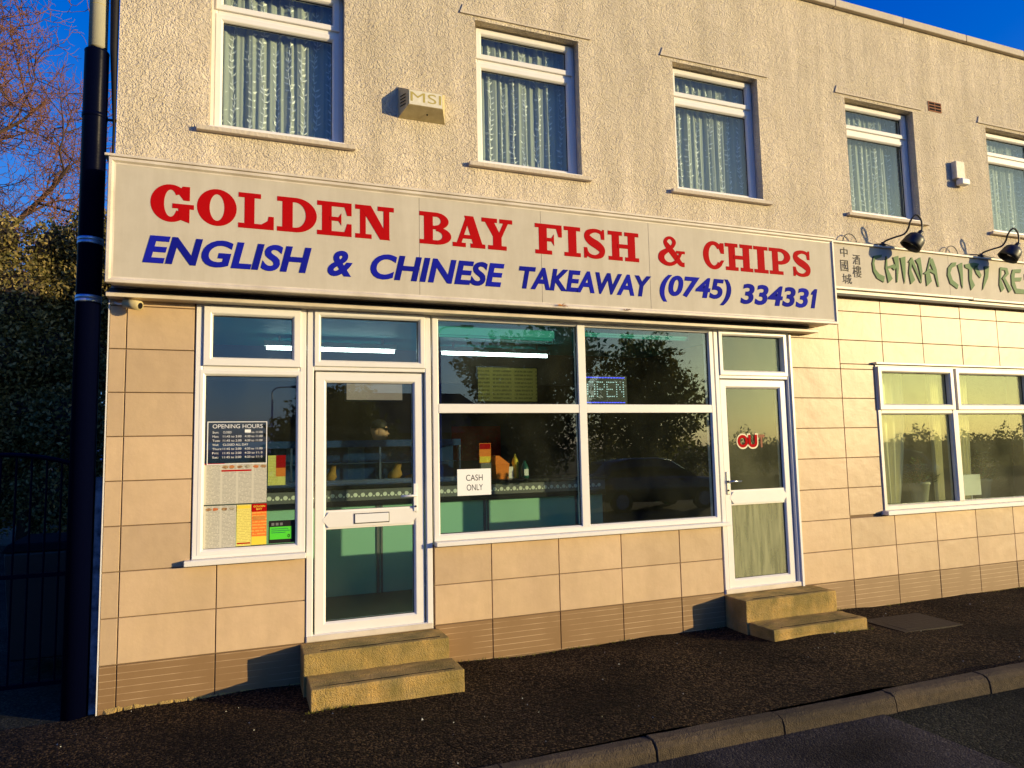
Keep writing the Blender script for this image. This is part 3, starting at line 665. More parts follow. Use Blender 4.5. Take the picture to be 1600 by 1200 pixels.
# doors -----------------------------------------------------------------
def shop_door(x0, x1, zt, gl_up, gl_lo, handle_x, frame_m, letterbox, gl_top):
    d = MB().ring(x0, x1, .0, zt, [(0, .09), (0, FY+.004), (.004, FY), (.043, FY), (.05, FY+.006), (.05, .09)]).build('door_frame', frame_m, B)
    bar(d, x0+.05, x1-.05, 2.045, 2.095, FY+.003, .088, frame_m, 'transom')
    sash(d, x0+.052, x1-.048, 2.075, zt-.022, .05, FY-.012, .07, frame_m, gl_top, 'fanlight')
    lx0, lx1, lz0, lz1 = x0+.066, x1-.062, .048, 2.035
    leaf = MB(); yf, yb = .012, .078; sw = .082
    door = MB().ring(lx0, lx1, lz0, lz1, [(0, yb), (0, yf+.004), (.004, yf), (sw-.018, yf), (sw-.012, yf+.003), (sw, yf+.018), (sw, yb)]).build('door', frame_m, B)
    mr = MB(); zc = .892; hh = .058
    mr.prism([(lx0+sw-.03, zc), (lx0+sw+.02, zc-hh), (lx1-sw-.02, zc-hh), (lx1-sw+.03, zc), (lx1-sw-.02, zc+hh), (lx0+sw+.02, zc+hh)], yf-.002, yb)
    mr.box(lx0+sw, lx1-sw, yf+.012, yb-.002, zc-hh-.014, zc+hh+.014)
    mr.build('mid_rail', frame_m, door)
    for (z0, z1, g) in ((lz0+sw, zc-hh-.012, gl_lo), (zc+hh+.012, lz1-sw, gl_up)):
        MB().ring(lx0+sw-.001, lx1-sw+.001, z0-.001, z1+.001, [(0, .030), (.005, .0295), (.005, .045), (0, .045)]).build('gasket', 'gasket', door)
        MB().box(lx0+sw-.004, lx1-sw+.004, .036, .042, z0-.004, z1+.004).build('pane', g, door)
    sgn = 1 if handle_x > (x0+x1)/2 else -1
    hp = MB(); hp.box(handle_x-.016, handle_x+.016, yf-.010, yf, .925, 1.145)
    h = bevel(hp.build('handle', 'white_paint' if sgn > 0 else 'steel', door), .012, 3)
    MB().tube([(handle_x, yf-.008, 1.052), (handle_x, yf-.048, 1.052), (handle_x-sgn*.02, yf-.056, 1.052), (handle_x-sgn*.125, yf-.054, 1.050)], [.009, .009, .0095, .008], 10).build('lever', 'white_paint' if sgn > 0 else 'steel', h, True)
    MB().lathe((handle_x, yf-.0125, .965), (0, -1, 0), [(.0, 0), (.008, .0), (.008, .003), (0, .003)], 10).build('keyhole', 'dark_void', h)
    if letterbox:
        xm = (lx0+lx1)/2 + .005
        lb = bevel(MB().box(xm-.132, xm+.132, yf-.012, yf-.0025, zc-.034, zc+.034).build('letter_plate', 'white_paint', door), .004)
        MB().ring(xm-.138, xm+.138, zc-.040, zc+.040, [(0, yf-.0022), (0, yf-.006), (.006, yf-.006), (.006, yf-.0022)]).build('letter_plate_edge', 'gasket', lb)
    bevel(MB().box(x0+.004, x1-.004, -.02, .085, .004, .046).build('threshold', 'sign_frame', d), .004)
    return door
shop_door(1.348, 2.325, 2.54, 'glass', 'glass', 2.192, 'pvc', True, 'glass')
shop_door(5.145, 6.075, 2.54, 'glass_right', 'glass_hazy', 5.245, 'pvc', False, 'glass_right')
MB().box(6.076, 6.094, -.004, .0, .0, 2.54).build('door_jamb_gap', 'gasket', B)
bevel(MB().box(6.055, 6.082, -.03, -.013, .0, 2.5).build('cover_strip', 'pvc', B), .003)
# restaurant window
w = MB().ring(7.218, 9.676, .676, 2.222, [(0, .08), (0, FY-.004), (.004, FY-.008), (.04, FY-.008), (.05, FY), (.05, .08)]).build('window', 'pvc_old', B)
bar(w, 8.345, 8.425, .725, 2.175, FY-.010, .078, 'pvc_old', 'mullion'); bar(w, 7.268, 8.344, 1.70, 1.752, FY-.004, .076, 'pvc_old', 'transom'); bar(w, 8.426, 9.626, 1.70, 1.752, FY-.004, .076, 'pvc_old', 'transom')
for x0, x1 in ((7.232, 8.372), (8.412, 9.662)):
    sash(w, x0, x1, 1.738, 2.205, .062, FY-.030, .06, 'pvc_old', 'glass_right', 'fanlight')
for x0, x1 in ((7.240, 8.36), (8.41, 9.655)):
    sash(w, x0, x1, .69, 1.72, .030, FY-.006, .06, 'pvc_old', 'glass_right', 'sash')
bevel(MB().box(7.19, 9.70, -.085, .05, .630, .675).build('sill', 'pvc', w), .005)
bevel(MB().box(7.20, 9.69, -.055, .02, 2.226, 2.25).build('head_trim', 'pvc_old', w), .004)

# head trim above the shopfront, under the sign
bevel(MB().box(-.01, 6.36, -.125, .002, 2.520, 2.552).build('fascia_board', 'sign_frame', B), .004)
MB().box(.0, 6.30, -.06, .002, 2.5525, 2.594).build('soffit_strip', 'metal_dark', B)

# ------------------------------------------------------------------ steps
def steps(x0, label, jig, zl):
    s = empty('doorstep', (x0+.53, -.3, GZ), label, 'steps', 'concrete doorsteps')
    for (a, c, yf, yb, z0, z1) in ((x0, x0+1.06, -.305, -.0095, GZ-.08, -.004), (x0+.02, x0+1.08, -.625, -.307, GZ-.08, zl)):
        nx, ny, nz = 24, 8, 4
        b_ = MB().box(a, c, yf, yb, z0, z1)
        o = b_.build('step', 'concrete', s)
        bm = bmesh.new(); bm.from_mesh(o.data); bmesh.ops.subdivide_edges(bm, edges=bm.edges, cuts=7, use_grid_fill=True)
        for v in bm.verts: v.co += Vector((0, jig.uniform(-.0035, .0035) if v.co.y < -.001 else 0, jig.uniform(-.003, .002)))
        bm.to_mesh(o.data); bm.free(); bevel(o, .007, 2)
        MB().box(a+.12, c-.06, yf+.045, yf+.054, z1, z1+.0022).build('groove', 'dark_void', o)
steps(1.31, 'two worn concrete steps below the letterbox door with the white lever handle', rnd, -.152)
steps(5.135, 'two mossy concrete steps below the right-hand door marked OUT', rnd, -.190)

# ------------------------------------------------------------------ shop sign
SY = -0.275
S = empty('shop_sign', (3.2, 0, 2.6), 'long cream fascia sign with red slab lettering and blue italic telephone line', 'sign')
SX0, SX1, SZ0, SZ1 = 0.008, 6.462, 2.582, 3.458
bevel(MB().box(SX0+.02, SX1-.02, SY+.02, -.016, SZ0+.012, SZ1-.006).build('sign_box', 'sign_frame', S), .004)
seams = [SX0+.03, 2.175, 3.226, 4.287, SX1-.03]
for a, c in zip(seams[:-1], seams[1:]):
    MB().cbox(a+.0012, c-.0012, SY, SY+.018, SZ0+.04, SZ1-.028, .001).build('sign_panel', 'sign_panel', S)
MB().ring(SX0, SX1, SZ0, SZ1, [(0, SY+.03), (0, SY-.012), (.004, SY-.016), (.022, SY-.016), (.034, SY-.002), (.045, SY-.001), (.045, SY+.03)]).build('sign_frame', 'sign_frame', S)
bevel(MB().box(SX0-.025, SX1+.01, SY-.022, -.003, SZ1+.003, SZ1+.022).build('flashing', 'sign_frame', S), .004)
LET = [('G',.269,.546),('O',.565,.828),('L',.839,1.083),('D',1.105,1.389),('E',1.391,1.647),('N',1.674,1.973),('B',2.177,2.438),('A',2.449,2.727),('Y',2.698,2.968),('F',3.172,3.423),('I',3.443,3.6),('S',3.622,3.854),('H',3.871,4.181),('&',4.386,4.671),('C',4.871,5.111),('H',5.124,5.443),('I',5.457,5.627),('P',5.642,5.903),('S',5.922,6.168)]
for ch, a, c in LET: slab_letter(ch, a, c, 3.042, 3.305, SY, S)
for body, a, c, z0, z1 in (('ENGLISH', .231, 1.353, 2.735, 2.934), ('&', 1.470, 1.655, 2.730, 2.930), ('CHINESE', 1.791, 2.892, 2.729, 2.930), ('TAKEAWAY', 3.02, 4.299, 2.731, 2.922), ('(0745)', 4.384, 5.171, 2.700, 2.950), ('33433', 5.272, 6.110, 2.727, 2.926)):
    flat_text('letter', body, a, c, z0, z1, SY, 'sign_blue', S, shear=.22, offset=.03, spacing=1.0, thick=.004, per_letter=True)
MB().prism([(6.128, 2.730), (6.172, 2.730), (6.222, 2.926), (6.190, 2.926), (6.150, 2.893), (6.137, 2.867), (6.163, 2.867)], SY-.004, SY).build('letter', 'sign_blue', S)
# weeds growing from the sign's lower edge and debris on top
def weed(x, y, z, n, ln, label, m='twig', nm='weed'):
    b_ = MB()
    for i in range(n):
        a = rnd.uniform(0, math.pi); l = ln*rnd.uniform(.5, 1); d = Vector((math.cos(a), -rnd.uniform(.1,.5), abs(math.sin(a))*.6-.05)); p = Vector((x+rnd.uniform(-.01,.01), y, z))
        b_.tube([p, p+d*l*.5, p+d*l+Vector((0,0,-.2*l))], [.0016, .0013, .0004], 3)
    tag(b_.build(nm, m), label, 'weed')
weed(3.40, SY-.018, SZ0+.018, 26, .075, 'tuft of dry weed rooted in the sign edge below TAKEAWAY', 'food_gold')
weed(4.02, SY-.018, SZ0+.012, 14, .06, 'thin straggly weed on the lower sign edge left of the telephone number')
for i, (x, lb) in enumerate(((2.16, 'dark leaf litter on top of the sign above BAY'), (4.10, 'dark leaf litter on top of the sign above FISH'))):
    b_ = MB()
    for k in range(7):
        c = Vector((x+rnd.uniform(-.06,.06), SY+.03+rnd.uniform(0,.04), SZ1+.03)); s = rnd.uniform(.012,.028)
        b_.add([c+Vector((-s,0,-.006)), c+Vector((s*.3,-s,0)), c+Vector((s,0,s*.5)), c+Vector((0,s,s*.7))], [(0,1,2,3)])
    tag(b_.build('leaf_litter', 'ink'), lb, 'leaves')

# ------------------------------------------------------------------ restaurant sign
C = empty('restaurant_sign', (9, 0, 3.0), 'cream sign with Chinese characters and green brush lettering reading China City', 'sign')
CY = -.08
MB().box(6.49, 12.6, CY+.015, -.004, 2.965, 3.52).build('sign_box', 'sign_frame', C)
for a, c in ((6.50, 8.375), (8.379, 10.4), (10.404, 12.55)):
    MB().box(a, c, CY, CY+.012, 3.03, 3.50).build('sign_panel', 'sign_panel', C)
for a, c, dz in ((6.49, 8.72, 0), (8.722, 12.6, -.008)):
    bevel(MB().box(a, c, CY-.018, CY+.014, 3.004+dz, 3.032+dz).build('lower_trim', 'sign_frame', C), .004)
bevel(MB().box(6.49, 12.6, CY-.022, CY+.014, 3.498, 3.522).build('upper_trim', 'sign_frame', C), .004)
MB().box(6.49, 12.6, CY-.004, -.004, 2.935, 2.962).build('lower_board', 'timber_dark', C)
CC = {'C': [[(7.236, 3.401), (7.206, 3.317), (7.214, 3.225), (7.26, 3.156), (7.356, 3.116), (7.373, 3.184), (7.299, 3.205), (7.247, 3.254), (7.235, 3.319), (7.254, 3.367), (7.343, 3.394), (7.355, 3.424)]], 'H': [[(7.42, 3.416), (7.392, 3.278), (7.422, 3.114), (7.489, 3.165), (7.424, 3.28), (7.429, 3.401)], [(7.518, 3.408), (7.599, 3.431), (7.593, 3.293), (7.557, 3.13), (7.545, 3.129), (7.555, 3.29)], [(7.418, 3.293), (7.532, 3.331), (7.554, 3.297), (7.525, 3.261), (7.492, 3.288), (7.424, 3.274)]], 'I': [[(7.626, 3.41), (7.704, 3.43), (7.691, 3.26), (7.668, 3.121), (7.653, 3.19), (7.639, 3.323)]], 'N': [[(7.768, 3.381), (7.797, 3.376), (7.78, 3.28), (7.828, 3.175), (7.76, 3.122), (7.74, 3.25)], [(7.743, 3.369), (7.804, 3.431), (7.858, 3.326), (7.922, 3.147), (7.905, 3.153), (7.835, 3.284), (7.789, 3.369)], [(7.856, 3.401), (7.934, 3.439), (7.949, 3.279), (7.922, 3.143), (7.914, 3.249), (7.889, 3.356)]], 'A': [[(8.085, 3.454), (8.103, 3.448), (8.053, 3.314), (8.088, 3.179), (8.003, 3.116), (7.997, 3.241)], [(8.089, 3.433), (8.127, 3.443), (8.175, 3.323), (8.195, 3.121), (8.173, 3.127), (8.132, 3.278), (8.079, 3.391)], [(7.966, 3.259), (8.071, 3.322), (8.143, 3.29), (8.131, 3.264), (8.067, 3.287), (7.989, 3.251)]], 'C2': [[(8.504, 3.428), (8.435, 3.419), (8.359, 3.35), (8.344, 3.265), (8.378, 3.171), (8.488, 3.116), (8.511, 3.165), (8.422, 3.215), (8.392, 3.297), (8.428, 3.358), (8.485, 3.38)]], 'I2': [[(8.52, 3.397), (8.602, 3.432), (8.595, 3.283), (8.577, 3.125), (8.559, 3.169), (8.547, 3.294)]], 'T': [[(8.64, 3.413), (8.793, 3.446), (8.883, 3.439), (8.852, 3.401), (8.722, 3.356), (8.646, 3.378)], [(8.704, 3.364), (8.76, 3.371), (8.74, 3.251), (8.781, 3.176), (8.714, 3.115), (8.694, 3.234)]], 'Y': [[(8.787, 3.396), (8.839, 3.414), (8.907, 3.305), (8.882, 3.268), (8.827, 3.314)], [(8.971, 3.417), (9.05, 3.423), (9.016, 3.284), (8.906, 3.127), (8.931, 3.221), (8.97, 3.324)]], 'R': [[(9.235, 3.415), (9.265, 3.425), (9.237, 3.271), (9.285, 3.173), (9.223, 3.126), (9.199, 3.21)], [(9.251, 3.427), (9.366, 3.425), (9.382, 3.353), (9.273, 3.273), (9.261, 3.294), (9.33, 3.357), (9.32, 3.393), (9.247, 3.394)], [(9.274, 3.28), (9.312, 3.298), (9.411, 3.166), (9.359, 3.127), (9.317, 3.204)]], 'E': [[(9.46, 3.414), (9.611, 3.429), (9.594, 3.383), (9.495, 3.376), (9.477, 3.316), (9.609, 3.328), (9.585, 3.28), (9.473, 3.272), (9.498, 3.186), (9.636, 3.18), (9.619, 3.128), (9.475, 3.124), (9.418, 3.225), (9.423, 3.342)]], 'S': [[(9.804, 3.413), (9.739, 3.416), (9.668, 3.374), (9.662, 3.307), (9.746, 3.254), (9.744, 3.209), (9.629, 3.154), (9.646, 3.122), (9.77, 3.159), (9.813, 3.236), (9.802, 3.287), (9.717, 3.333), (9.717, 3.362), (9.788, 3.375)]]}
for k, polys in CC.items():
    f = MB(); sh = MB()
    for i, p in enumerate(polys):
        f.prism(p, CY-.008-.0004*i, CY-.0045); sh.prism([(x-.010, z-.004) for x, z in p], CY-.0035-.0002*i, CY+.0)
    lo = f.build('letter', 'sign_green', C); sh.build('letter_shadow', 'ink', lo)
for ch, (x0, x1, z0, z1) in {'中': (6.768, 6.868, 3.356, 3.458), '國': (6.757, 6.863, 3.200, 3.321), '城': (6.772, 6.902, 3.067, 3.174), '酒': (6.932, 7.038, 3.285, 3.394), '樓': (6.922, 7.046, 3.145, 3.275)}.items():
    flat_text('character', ch, x0, x1, z0, z1, CY-.003, 'ink', C, offset=.0)
# wire loops on top of the sign
for x, lb in ((6.95, 'thin wire loop on the restaurant sign above the Chinese characters'), (8.50, 'thin wire loop on the restaurant sign left of the second swan-neck lamp')):
    pts = [(x-.10*math.cos(t), -.045, 3.525+.105*math.sin(t)) for t in [math.pi*k/12 for k in range(13)]]
    tag(MB().tube(pts, .005, 6).build('wire_loop', 'metal_dark'), lb, 'wire')

# swan-neck lamps
def lamp(dx, label):
    l = empty('sign_lamp', (7.37+dx, -.1, 3.53), label, 'lamp', 'swan-neck lamps over the restaurant sign')
    T = lambda p: (p[0]+dx, p[1], p[2])
    arm = catmull([T(p) for p in [(7.372,-.09,3.545),(7.40,-.11,3.575),(7.46,-.17,3.600),(7.530,-.23,3.625),(7.552,-.27,3.68),(7.552,-.30,3.748),(7.60,-.33,3.812),(7.655,-.34,3.775),(7.672,-.34,3.70),(7.665,-.335,3.63)]], 5)
    MB().tube(arm, .010, 8).build('arm', 'metal_dark', l, True)
    MB().lathe(T((7.372,-.09,3.523)), (0,0,1), [(0,0),(.035,0),(.035,.012),(.018,.022),(.014,.04),(0,.04)], 14).build('base', 'metal_dark', l, True)
    ax = Vector((-.16, .12, -.26)); p = Vector(T((7.665,-.335,3.64)))
    prof = [(0, 0), (.024, 0), (.028, .03), (.030, .045), (.062, .055), (.088, .08), (.100, .115), (.104, .16), (.110, .205), (.105, .205), (.098, .16), (.09, .115), (.05, .07), (0, .065)]
    MB().lathe(p, ax, prof, 22).build('shade', 'metal_dark', l, True)
    MB().lathe(p+ax.normalized()*.075, ax, [(0,0),(.03,.01),(.042,.05),(.03,.085),(0,.095)], 12).build('bulb', 'white_paint', l, True)
lamp(0, 'black swan-neck lamp casting its round shadow over CHINA on the restaurant sign')
lamp(1.545, 'black swan-neck lamp casting its round shadow over CITY at the right edge')
cab = MB().tube(catmull([(6.5,-.03,3.54),(6.9,-.035,3.545),(7.2,-.05,3.533),(7.4,-.07,3.548),(7.7,-.05,3.535),(8.2,-.04,3.54),(8.6,-.05,3.533),(8.9,-.07,3.55),(9.5,-.05,3.535),(10.5,-.05,3.54)], 4), .007, 6).build('lamp_cable', 'metal_dark', None, True)
tag(cab, 'black lamp cable running along the top of the restaurant sign', 'cable')

# ------------------------------------------------------------------ things on the wall
A = empty('alarm_box', (2.25, 0, 4.3), 'weathered cream alarm box printed MSI between the first two upstairs windows', 'alarm')
fr = [(2.125,-.155,4.240),(2.415,-.155,4.240),(2.415,-.155,4.368),(2.125,-.155,4.368)]
bk = [(2.07,-.001,4.185),(2.475,-.001,4.185),(2.475,-.001,4.455),(2.07,-.001,4.455)]
MB().add(fr+bk, [(0,1,2,3),(0,4,5,1),(1,5,6,2),(2,6,7,3),(3,7,4,0)]).build('case', 'alarm_cream', A)
MB().box(2.130, 2.410, -.159, -.1555, 4.243, 4.365).build('face_plate', 'alarm_white', A)
for k in range(4):
    z = 4.262+k*.028
    MB().add([(2.083,-.038,z),(2.112,-.118,z-.006),(2.112,-.118,z+.004),(2.083,-.038,z+.010)], [(0,1,2,3)]).build('louvre', 'dark_void', A).location = (-.003, -.002, 0)
flat_text('lettering', 'MSI', 2.14, 2.40, 4.270, 4.352, -.1597, 'alarm_print', A, offset=.0)
MB().lathe((2.30,-.080,4.211), (0,-.33,-.94), [(0,.0),(.008,0),(.008,.004),(0,.004)], 8).build('screw', 'dark_void', A)

P_ = empty('security_light', (8.74, 0, 4.45), 'small cream sensor box with white lens on the upper wall at right', 'sensor')
bevel(MB().box(8.655, 8.80, -.07, -.001, 4.455, 4.665).build('case', 'alarm_white', P_), .008)
bevel(MB().box(8.69, 8.83, -.105, -.02, 4.375, 4.452).build('lens', 'white_paint', P_), .018, 3)

Q = empty('spot_camera', (0.06, -.05, 2.5), 'small cream cylindrical security camera under the left end of the shop sign', 'camera')
MB().tube([(.105,-.06,2.487),(.205,-.125,2.462)], [.034,.034], 14).build('body', 'alarm_cream', Q, True)
MB().tube([(.2055,-.1253,2.462),(.207,-.1263,2.4616)], .022, 12).build('lens', 'dark_void', Q)
MB().tube([(.03,-.008,2.50),(.06,-.045,2.482),(.12,-.07,2.483)], .008, 8).build('bracket', 'pvc', Q, True)
MB().lathe((.095,-.07,2.545), (0,0,-1), [(0,0),(.02,0),(.02,.012),(.006,.016),(.006,.05),(0,.05)], 10).build('mount', 'pvc', Q, True)

# flue pipe by the corner
F_ = empty('flue_pipe', (-.146, .07, GZ), 'tall dark flue pipe with pale top section beside the left corner', 'pipe')
MB().lathe((-.146,.07,GZ-.1), (0,0,1), [(0,0),(.080,0),(.080,4.92-.17),(.082,4.93-.17),(.079,4.935-.17),(.06,4.935-.17)], 26).build('lower_pipe', 'flue_black', F_, True)
MB().lathe((-.142,.07,4.40), (0,0,1), [(.0,0),(.062,0),(.062,2.6),(.055,2.6),(0,2.58)], 24).build('upper_pipe', 'flue_cream', F_, True)
for z in (4.72, 4.86, 4.99, 5.12):
    MB().lathe((-.142,.07,z), (0,0,1), [(.0622,0),(.0632,.002),(.0622,.004)], 24).build('joint_ring', 'alarm_print', F_, True)
for z in (2.50, 2.92):
    MB().lathe((-.146,.07,z), (0,0,1), [(.081,0),(.0835,.002),(.0835,.018),(.081,.02),(.081,.024),(.0835,.026),(.0835,.048),(.081,.05)], 26).build('clamp_band', 'galvanised', F_, True)
MB().lathe((-.146,.07,3.86), (0,0,1), [(.081,0),(.084,.003),(.084,.03),(.081,.033)], 26).build('clamp_band', 'flue_black', F_, True)
MB().tube([(-.07,.07,3.87),(.01,.07,3.87)], .010, 6).build('bracket', 'metal_dark', F_)
cable = MB().tube([(-.018,.012,2.6),(-.016,.012,3.4),(-.012,.012,3.8),(-.03,.02,4.4),(-.035,.02,5.0),(-.035,.02,6.2)], [.005,.006,.010,.026,.032,.032], 8).build('corner_strip', 'ink', None, True)  # black tube along the wall corner, thicker towards the top
tag(cable, 'black tapering strip running up the left corner of the upper wall', 'cable')
gp = bevel(MB().box(-.062, -.010, .055, .13, GZ-.1, 1.27).build('gate_post', 'peeling_paint'), .004)
tag(gp, 'narrow gate post with peeling blue-grey paint at the tiled corner', 'post')
# arched alley gate
Gt = empty('alley_gate', (-.8, .62, GZ), 'dark arched metal gate across the shaded alley at left', 'gate')
x0, x1 = -1.35, -.185
top = [(x0+(x1-x0)*k/16, 1.28+.16*math.sin(math.pi*k/16)**.6) for k in range(17)]
MB().tube([(x0,.62,GZ-.05)] + [(x,.62,z) for x, z in top] + [(x1,.62,GZ-.05)], .018, 8).build('gate_frame', 'flue_black', Gt, True)
for k in range(1, 12):
    x = x0+(x1-x0)*k/12; zt = 1.28+.16*math.sin(math.pi*k/12)**.6
    MB().tube([(x,.62,GZ+.06),(x,.62,zt)], .008, 6).build('gate_bar', 'flue_black', Gt)
for z in (GZ+.06, .55): MB().box(x0, x1, .608, .632, z-.015, z+.015).build('gate_rail', 'flue_black', Gt)
bn = empty('wheeled_bin', (-.62, 1.6, GZ), 'dark wheeled bin standing in the shaded alley behind the gate', 'bin')
bevel(MB().loft([[(-.85,1.35,GZ+.06),(-.42,1.35,GZ+.06),(-.42,1.85,GZ+.06),(-.85,1.85,GZ+.06)],[(-.90,1.28,.65),(-.36,1.28,.65),(-.36,1.92,.65),(-.90,1.92,.65)]]).build('body', 'metal_dark', bn), .02)
bevel(MB().loft([[(-.92,1.25,.652),(-.34,1.25,.652),(-.34,1.96,.652),(-.92,1.96,.652)],[(-.88,1.30,.72),(-.38,1.30,.72),(-.38,1.93,.74),(-.88,1.93,.74)]]).build('lid', 'tyre', bn), .015)
for x in (-.86, -.44): MB().tube([(x,1.86,GZ+.1),(x+.05,1.86,GZ+.1)], .1, 14).build('wheel', 'tyre', bn)

# ------------------------------------------------------------------ net curtains upstairs
def curtain(a, c, k, label):
    rr = random.Random(50+k)
    t = empty('net_curtain', ((a+c)/2, .22, 3.9), label, 'curtain', 'net curtains in the upstairs windows')
    n = 260; ph = [rr.uniform(0, 6) for _ in range(4)]
    x0, x1 = a+.01, c-.01
    def yy(x):
        u = (x-a)
        return .215 + .011*math.sin(u*(66+6*ph[3])+ph[0]+1.6*math.sin(u*9+ph[1])) + .012*math.sin(u*21+ph[2]) + .005*math.sin(u*150+ph[1])
    b_ = MB(); vs = []; fs = []
    for j, z in enumerate((UZ0-.02, 4.4, 4.85, 5.18)):
        for i in range(n+1):
            x = x0+(x1-x0)*i/n; vs.append((x+.004*math.sin(z*3+i*.2), yy(x)*1.0 + .006*math.sin(z*2+i*.11), z))
    m = n+1
    for j in range(3):
        for i in range(n): fs.append((j*m+i, j*m+i+1, (j+1)*m+i+1, (j+1)*m+i))
    b_.add(vs, fs); b_.build('cloth', 'net_sheer', t, True)
    e = MB(); x = x0+.06
    while x < x1-.04:
        z = UZ0+.06; side = 1; drift = rr.uniform(-.01, .01)
        while z < 5.1:
            xc = x + .014*math.sin(z*9+ph[3]) + drift*(z-4)
            y = yy(xc)-.004
            e.add([(xc-.0025, y, z),(xc+.0025, y, z),(xc+.0025+.004*math.cos(z*9), yy(xc)-.004, z+.05),(xc-.0025+.004*math.cos(z*9), yy(xc)-.004, z+.05)], [(0,1,2,3)])
            for s in (-1, 1):
                ln = rr.uniform(.03, .055); ang = R(rr.uniform(25, 65)); dx, dz = s*math.sin(ang)*ln, math.cos(ang)*ln
                zz = z+rr.uniform(-.01, .02)
                q = [(xc, zz), (xc+dx*.45-dz*.16*s, zz+dz*.45+abs(dx)*.16), (xc+dx, zz+dz), (xc+dx*.55+dz*.16*s, zz+dz*.55-abs(dx)*.16)]
                e.add([(px, yy(px)-.005, pz) for px, pz in q], [(0,1,2,3)])
            z += rr.uniform(.045, .07)
        x += rr.uniform(.085, .14)
    e.build('leaf_embroidery', 'net_motif', t)
for k, ((a, c), lb) in enumerate(zip(UW, ('white leaf-patterned net curtain in the largest upstairs window at far left', 'leaf-patterned net curtain in the upstairs window right of the alarm box', 'leaf-patterned net curtain in the upstairs window above FISH and CHIPS', 'pale net curtain in the upstairs window left of the sensor box', 'pale net curtain in the upstairs window cut by the right edge'))):
    curtain(a, c, k, lb)

# ------------------------------------------------------------------ inside the takeaway
K = empty('serving_counter', (2.8, 1.9, 0), 'mint green serving counter with black top and row of pale discs', 'counter')
MB().box(.30, 4.75, 1.62, 2.15, .001, .872).build('front', 'counter_green', K)
for x in (.52, 1.05, 2.17, 3.31, 4.40):
    MB().box(x, x+.028, 1.608, 1.619, .001, .870).build('trim_strip', 'counter_grey', K); MB().box(x+.042, x+.062, 1.610, 1.619, .001, .870).build('trim_strip', 'counter_grey', K)
MB().box(.30, 4.77, 1.56, 2.16, .874, .925).build('lower_rail', 'counter_black', K)
MB().box(.30, 4.77, 1.580, 2.16, .926, 1.04).build('dotted_rail', 'counter_grey', K)
bevel(MB().box(.28, 4.79, 1.545, 2.22, 1.041, 1.08).build('worktop', 'counter_black', K), .006)
b_ = MB(); x = .4; k = 0
while x < 4.7:
    r = .021 if k % 2 == 0 else .009; zc = .980 if k % 2 == 0 else .966
    vs = [(x+r*math.cos(2*math.pi*i/12), 1.5775, zc+r*math.sin(2*math.pi*i/12)) for i in range(12)] + [(x+r*math.cos(2*math.pi*i/12), 1.5802, zc+r*math.sin(2*math.pi*i/12)) for i in range(12)]
    b_.add(vs, [tuple(range(12))] + [(i, (i+1)%12, 12+(i+1)%12, 12+i) for i in range(12)]); x += .037; k += 1
o = b_.build('disc_row', 'dot_cream', K); o['kind'] = 'stuff'
# heated cabinet
H = empty('food_cabinet', (1.7, 1.95, 1.08), 'long glass-fronted heated food cabinet standing on the counter', 'cabinet')
MB().box(.45, 3.15, 1.90, 2.20, 1.081, 1.12).build('base', 'steel', H); MB().box(.45, 3.15, 1.88, 2.20, 1.46, 1.53).build('hood', 'cabinet_blue', H)
MB().box(.45, 3.15, 2.185, 2.20, 1.121, 1.459).build('back_panel', 'cabinet_blue', H)
for x in (.45, 1.35, 2.25, 3.13): MB().box(x, x+.02, 1.885, 1.90, 1.12, 1.459).build('post', 'steel', H)
MB().box(.46, 3.14, 1.888, 1.892, 1.12, 1.459).build('pane', 'glass_cabinet', H)
MB().box(.46, 3.12, 1.94, 2.18, 1.285, 1.295).build('shelf', 'steel', H)
def lump(name, x, y, z, sx, sy, sz, m, label, cat, group=None):
    rings = []; rr = random.Random(int(x*1000))
    for j in range(6):
        t = j/5; r = (1-.55*t*t)*(.85+.15*math.sin(7*t)); x = x+sx*.14
        rings.append([(x+sx*r*math.cos(2*math.pi*i/10)*(1+rr.uniform(-.12,.12)), y+sy*r*math.sin(2*math.pi*i/10), z+sz*t) for i in range(10)])
    tag(MB().loft(rings).build(name, m, None, True), label, cat, group)
lump('fried_fish', 1.75, 2.04, 1.121, .06, .05, .15, 'food_gold', 'golden battered fish leaning inside the cabinet left of the door handle', 'food')
lump('fried_fish', 2.42, 2.04, 1.121, .08, .06, .15, 'food_gold', 'golden battered fish inside the cabinet behind the door lever', 'food')
lump('fried_fish', 2.63, 2.06, 1.121, .11, .06, .05, 'food_gold', 'flat golden fishcake in the cabinet beside the door lever', 'food')
# turquoise valances at the head of the main window
for x0, x1, z0, lb in ((2.42, 3.52, 2.365, 'turquoise valance inside the head of the left main pane'), (3.77, 4.96, 2.42, 'turquoise valance inside the head of the right main pane')):
    t = empty('valance', ((x0+x1)/2, .15, z0), lb, 'valance')
    bevel(MB().box(x0, x1, .12, .16, z0+.02, 2.56).build('cassette', 'ceiling_teal', t), .008); MB().tube([(x0, .14, z0+.012), (x1, .14, z0+.012)], .012, 8).build('bottom_bar', 'ceiling_teal', t)
# strip lights
for x0, x1, lb in ((1.10, 2.50, 'glowing strip light seen through the fanlights over the left window and door'), (3.02, 4.38, 'glowing strip light seen through the upper left main window pane')):
    t = empty('strip_light', ((x0+x1)/2, 2.2, 2.52), lb, 'light', 'fluorescent strip lights')
    MB().box(x0, x1, 2.165, 2.235, 2.548, 2.60).build('batten', 'white_paint', t)
    MB().tube([(x0+.02,2.2,2.525),(x1-.02,2.2,2.525)], .018, 10).build('tube', 'tube_light', t)
    for x in (x0+.15, x1-.15): MB().box(x-.01, x+.01, 2.19, 2.21, 2.60, 2.66).build('hanger', 'white_paint', t)
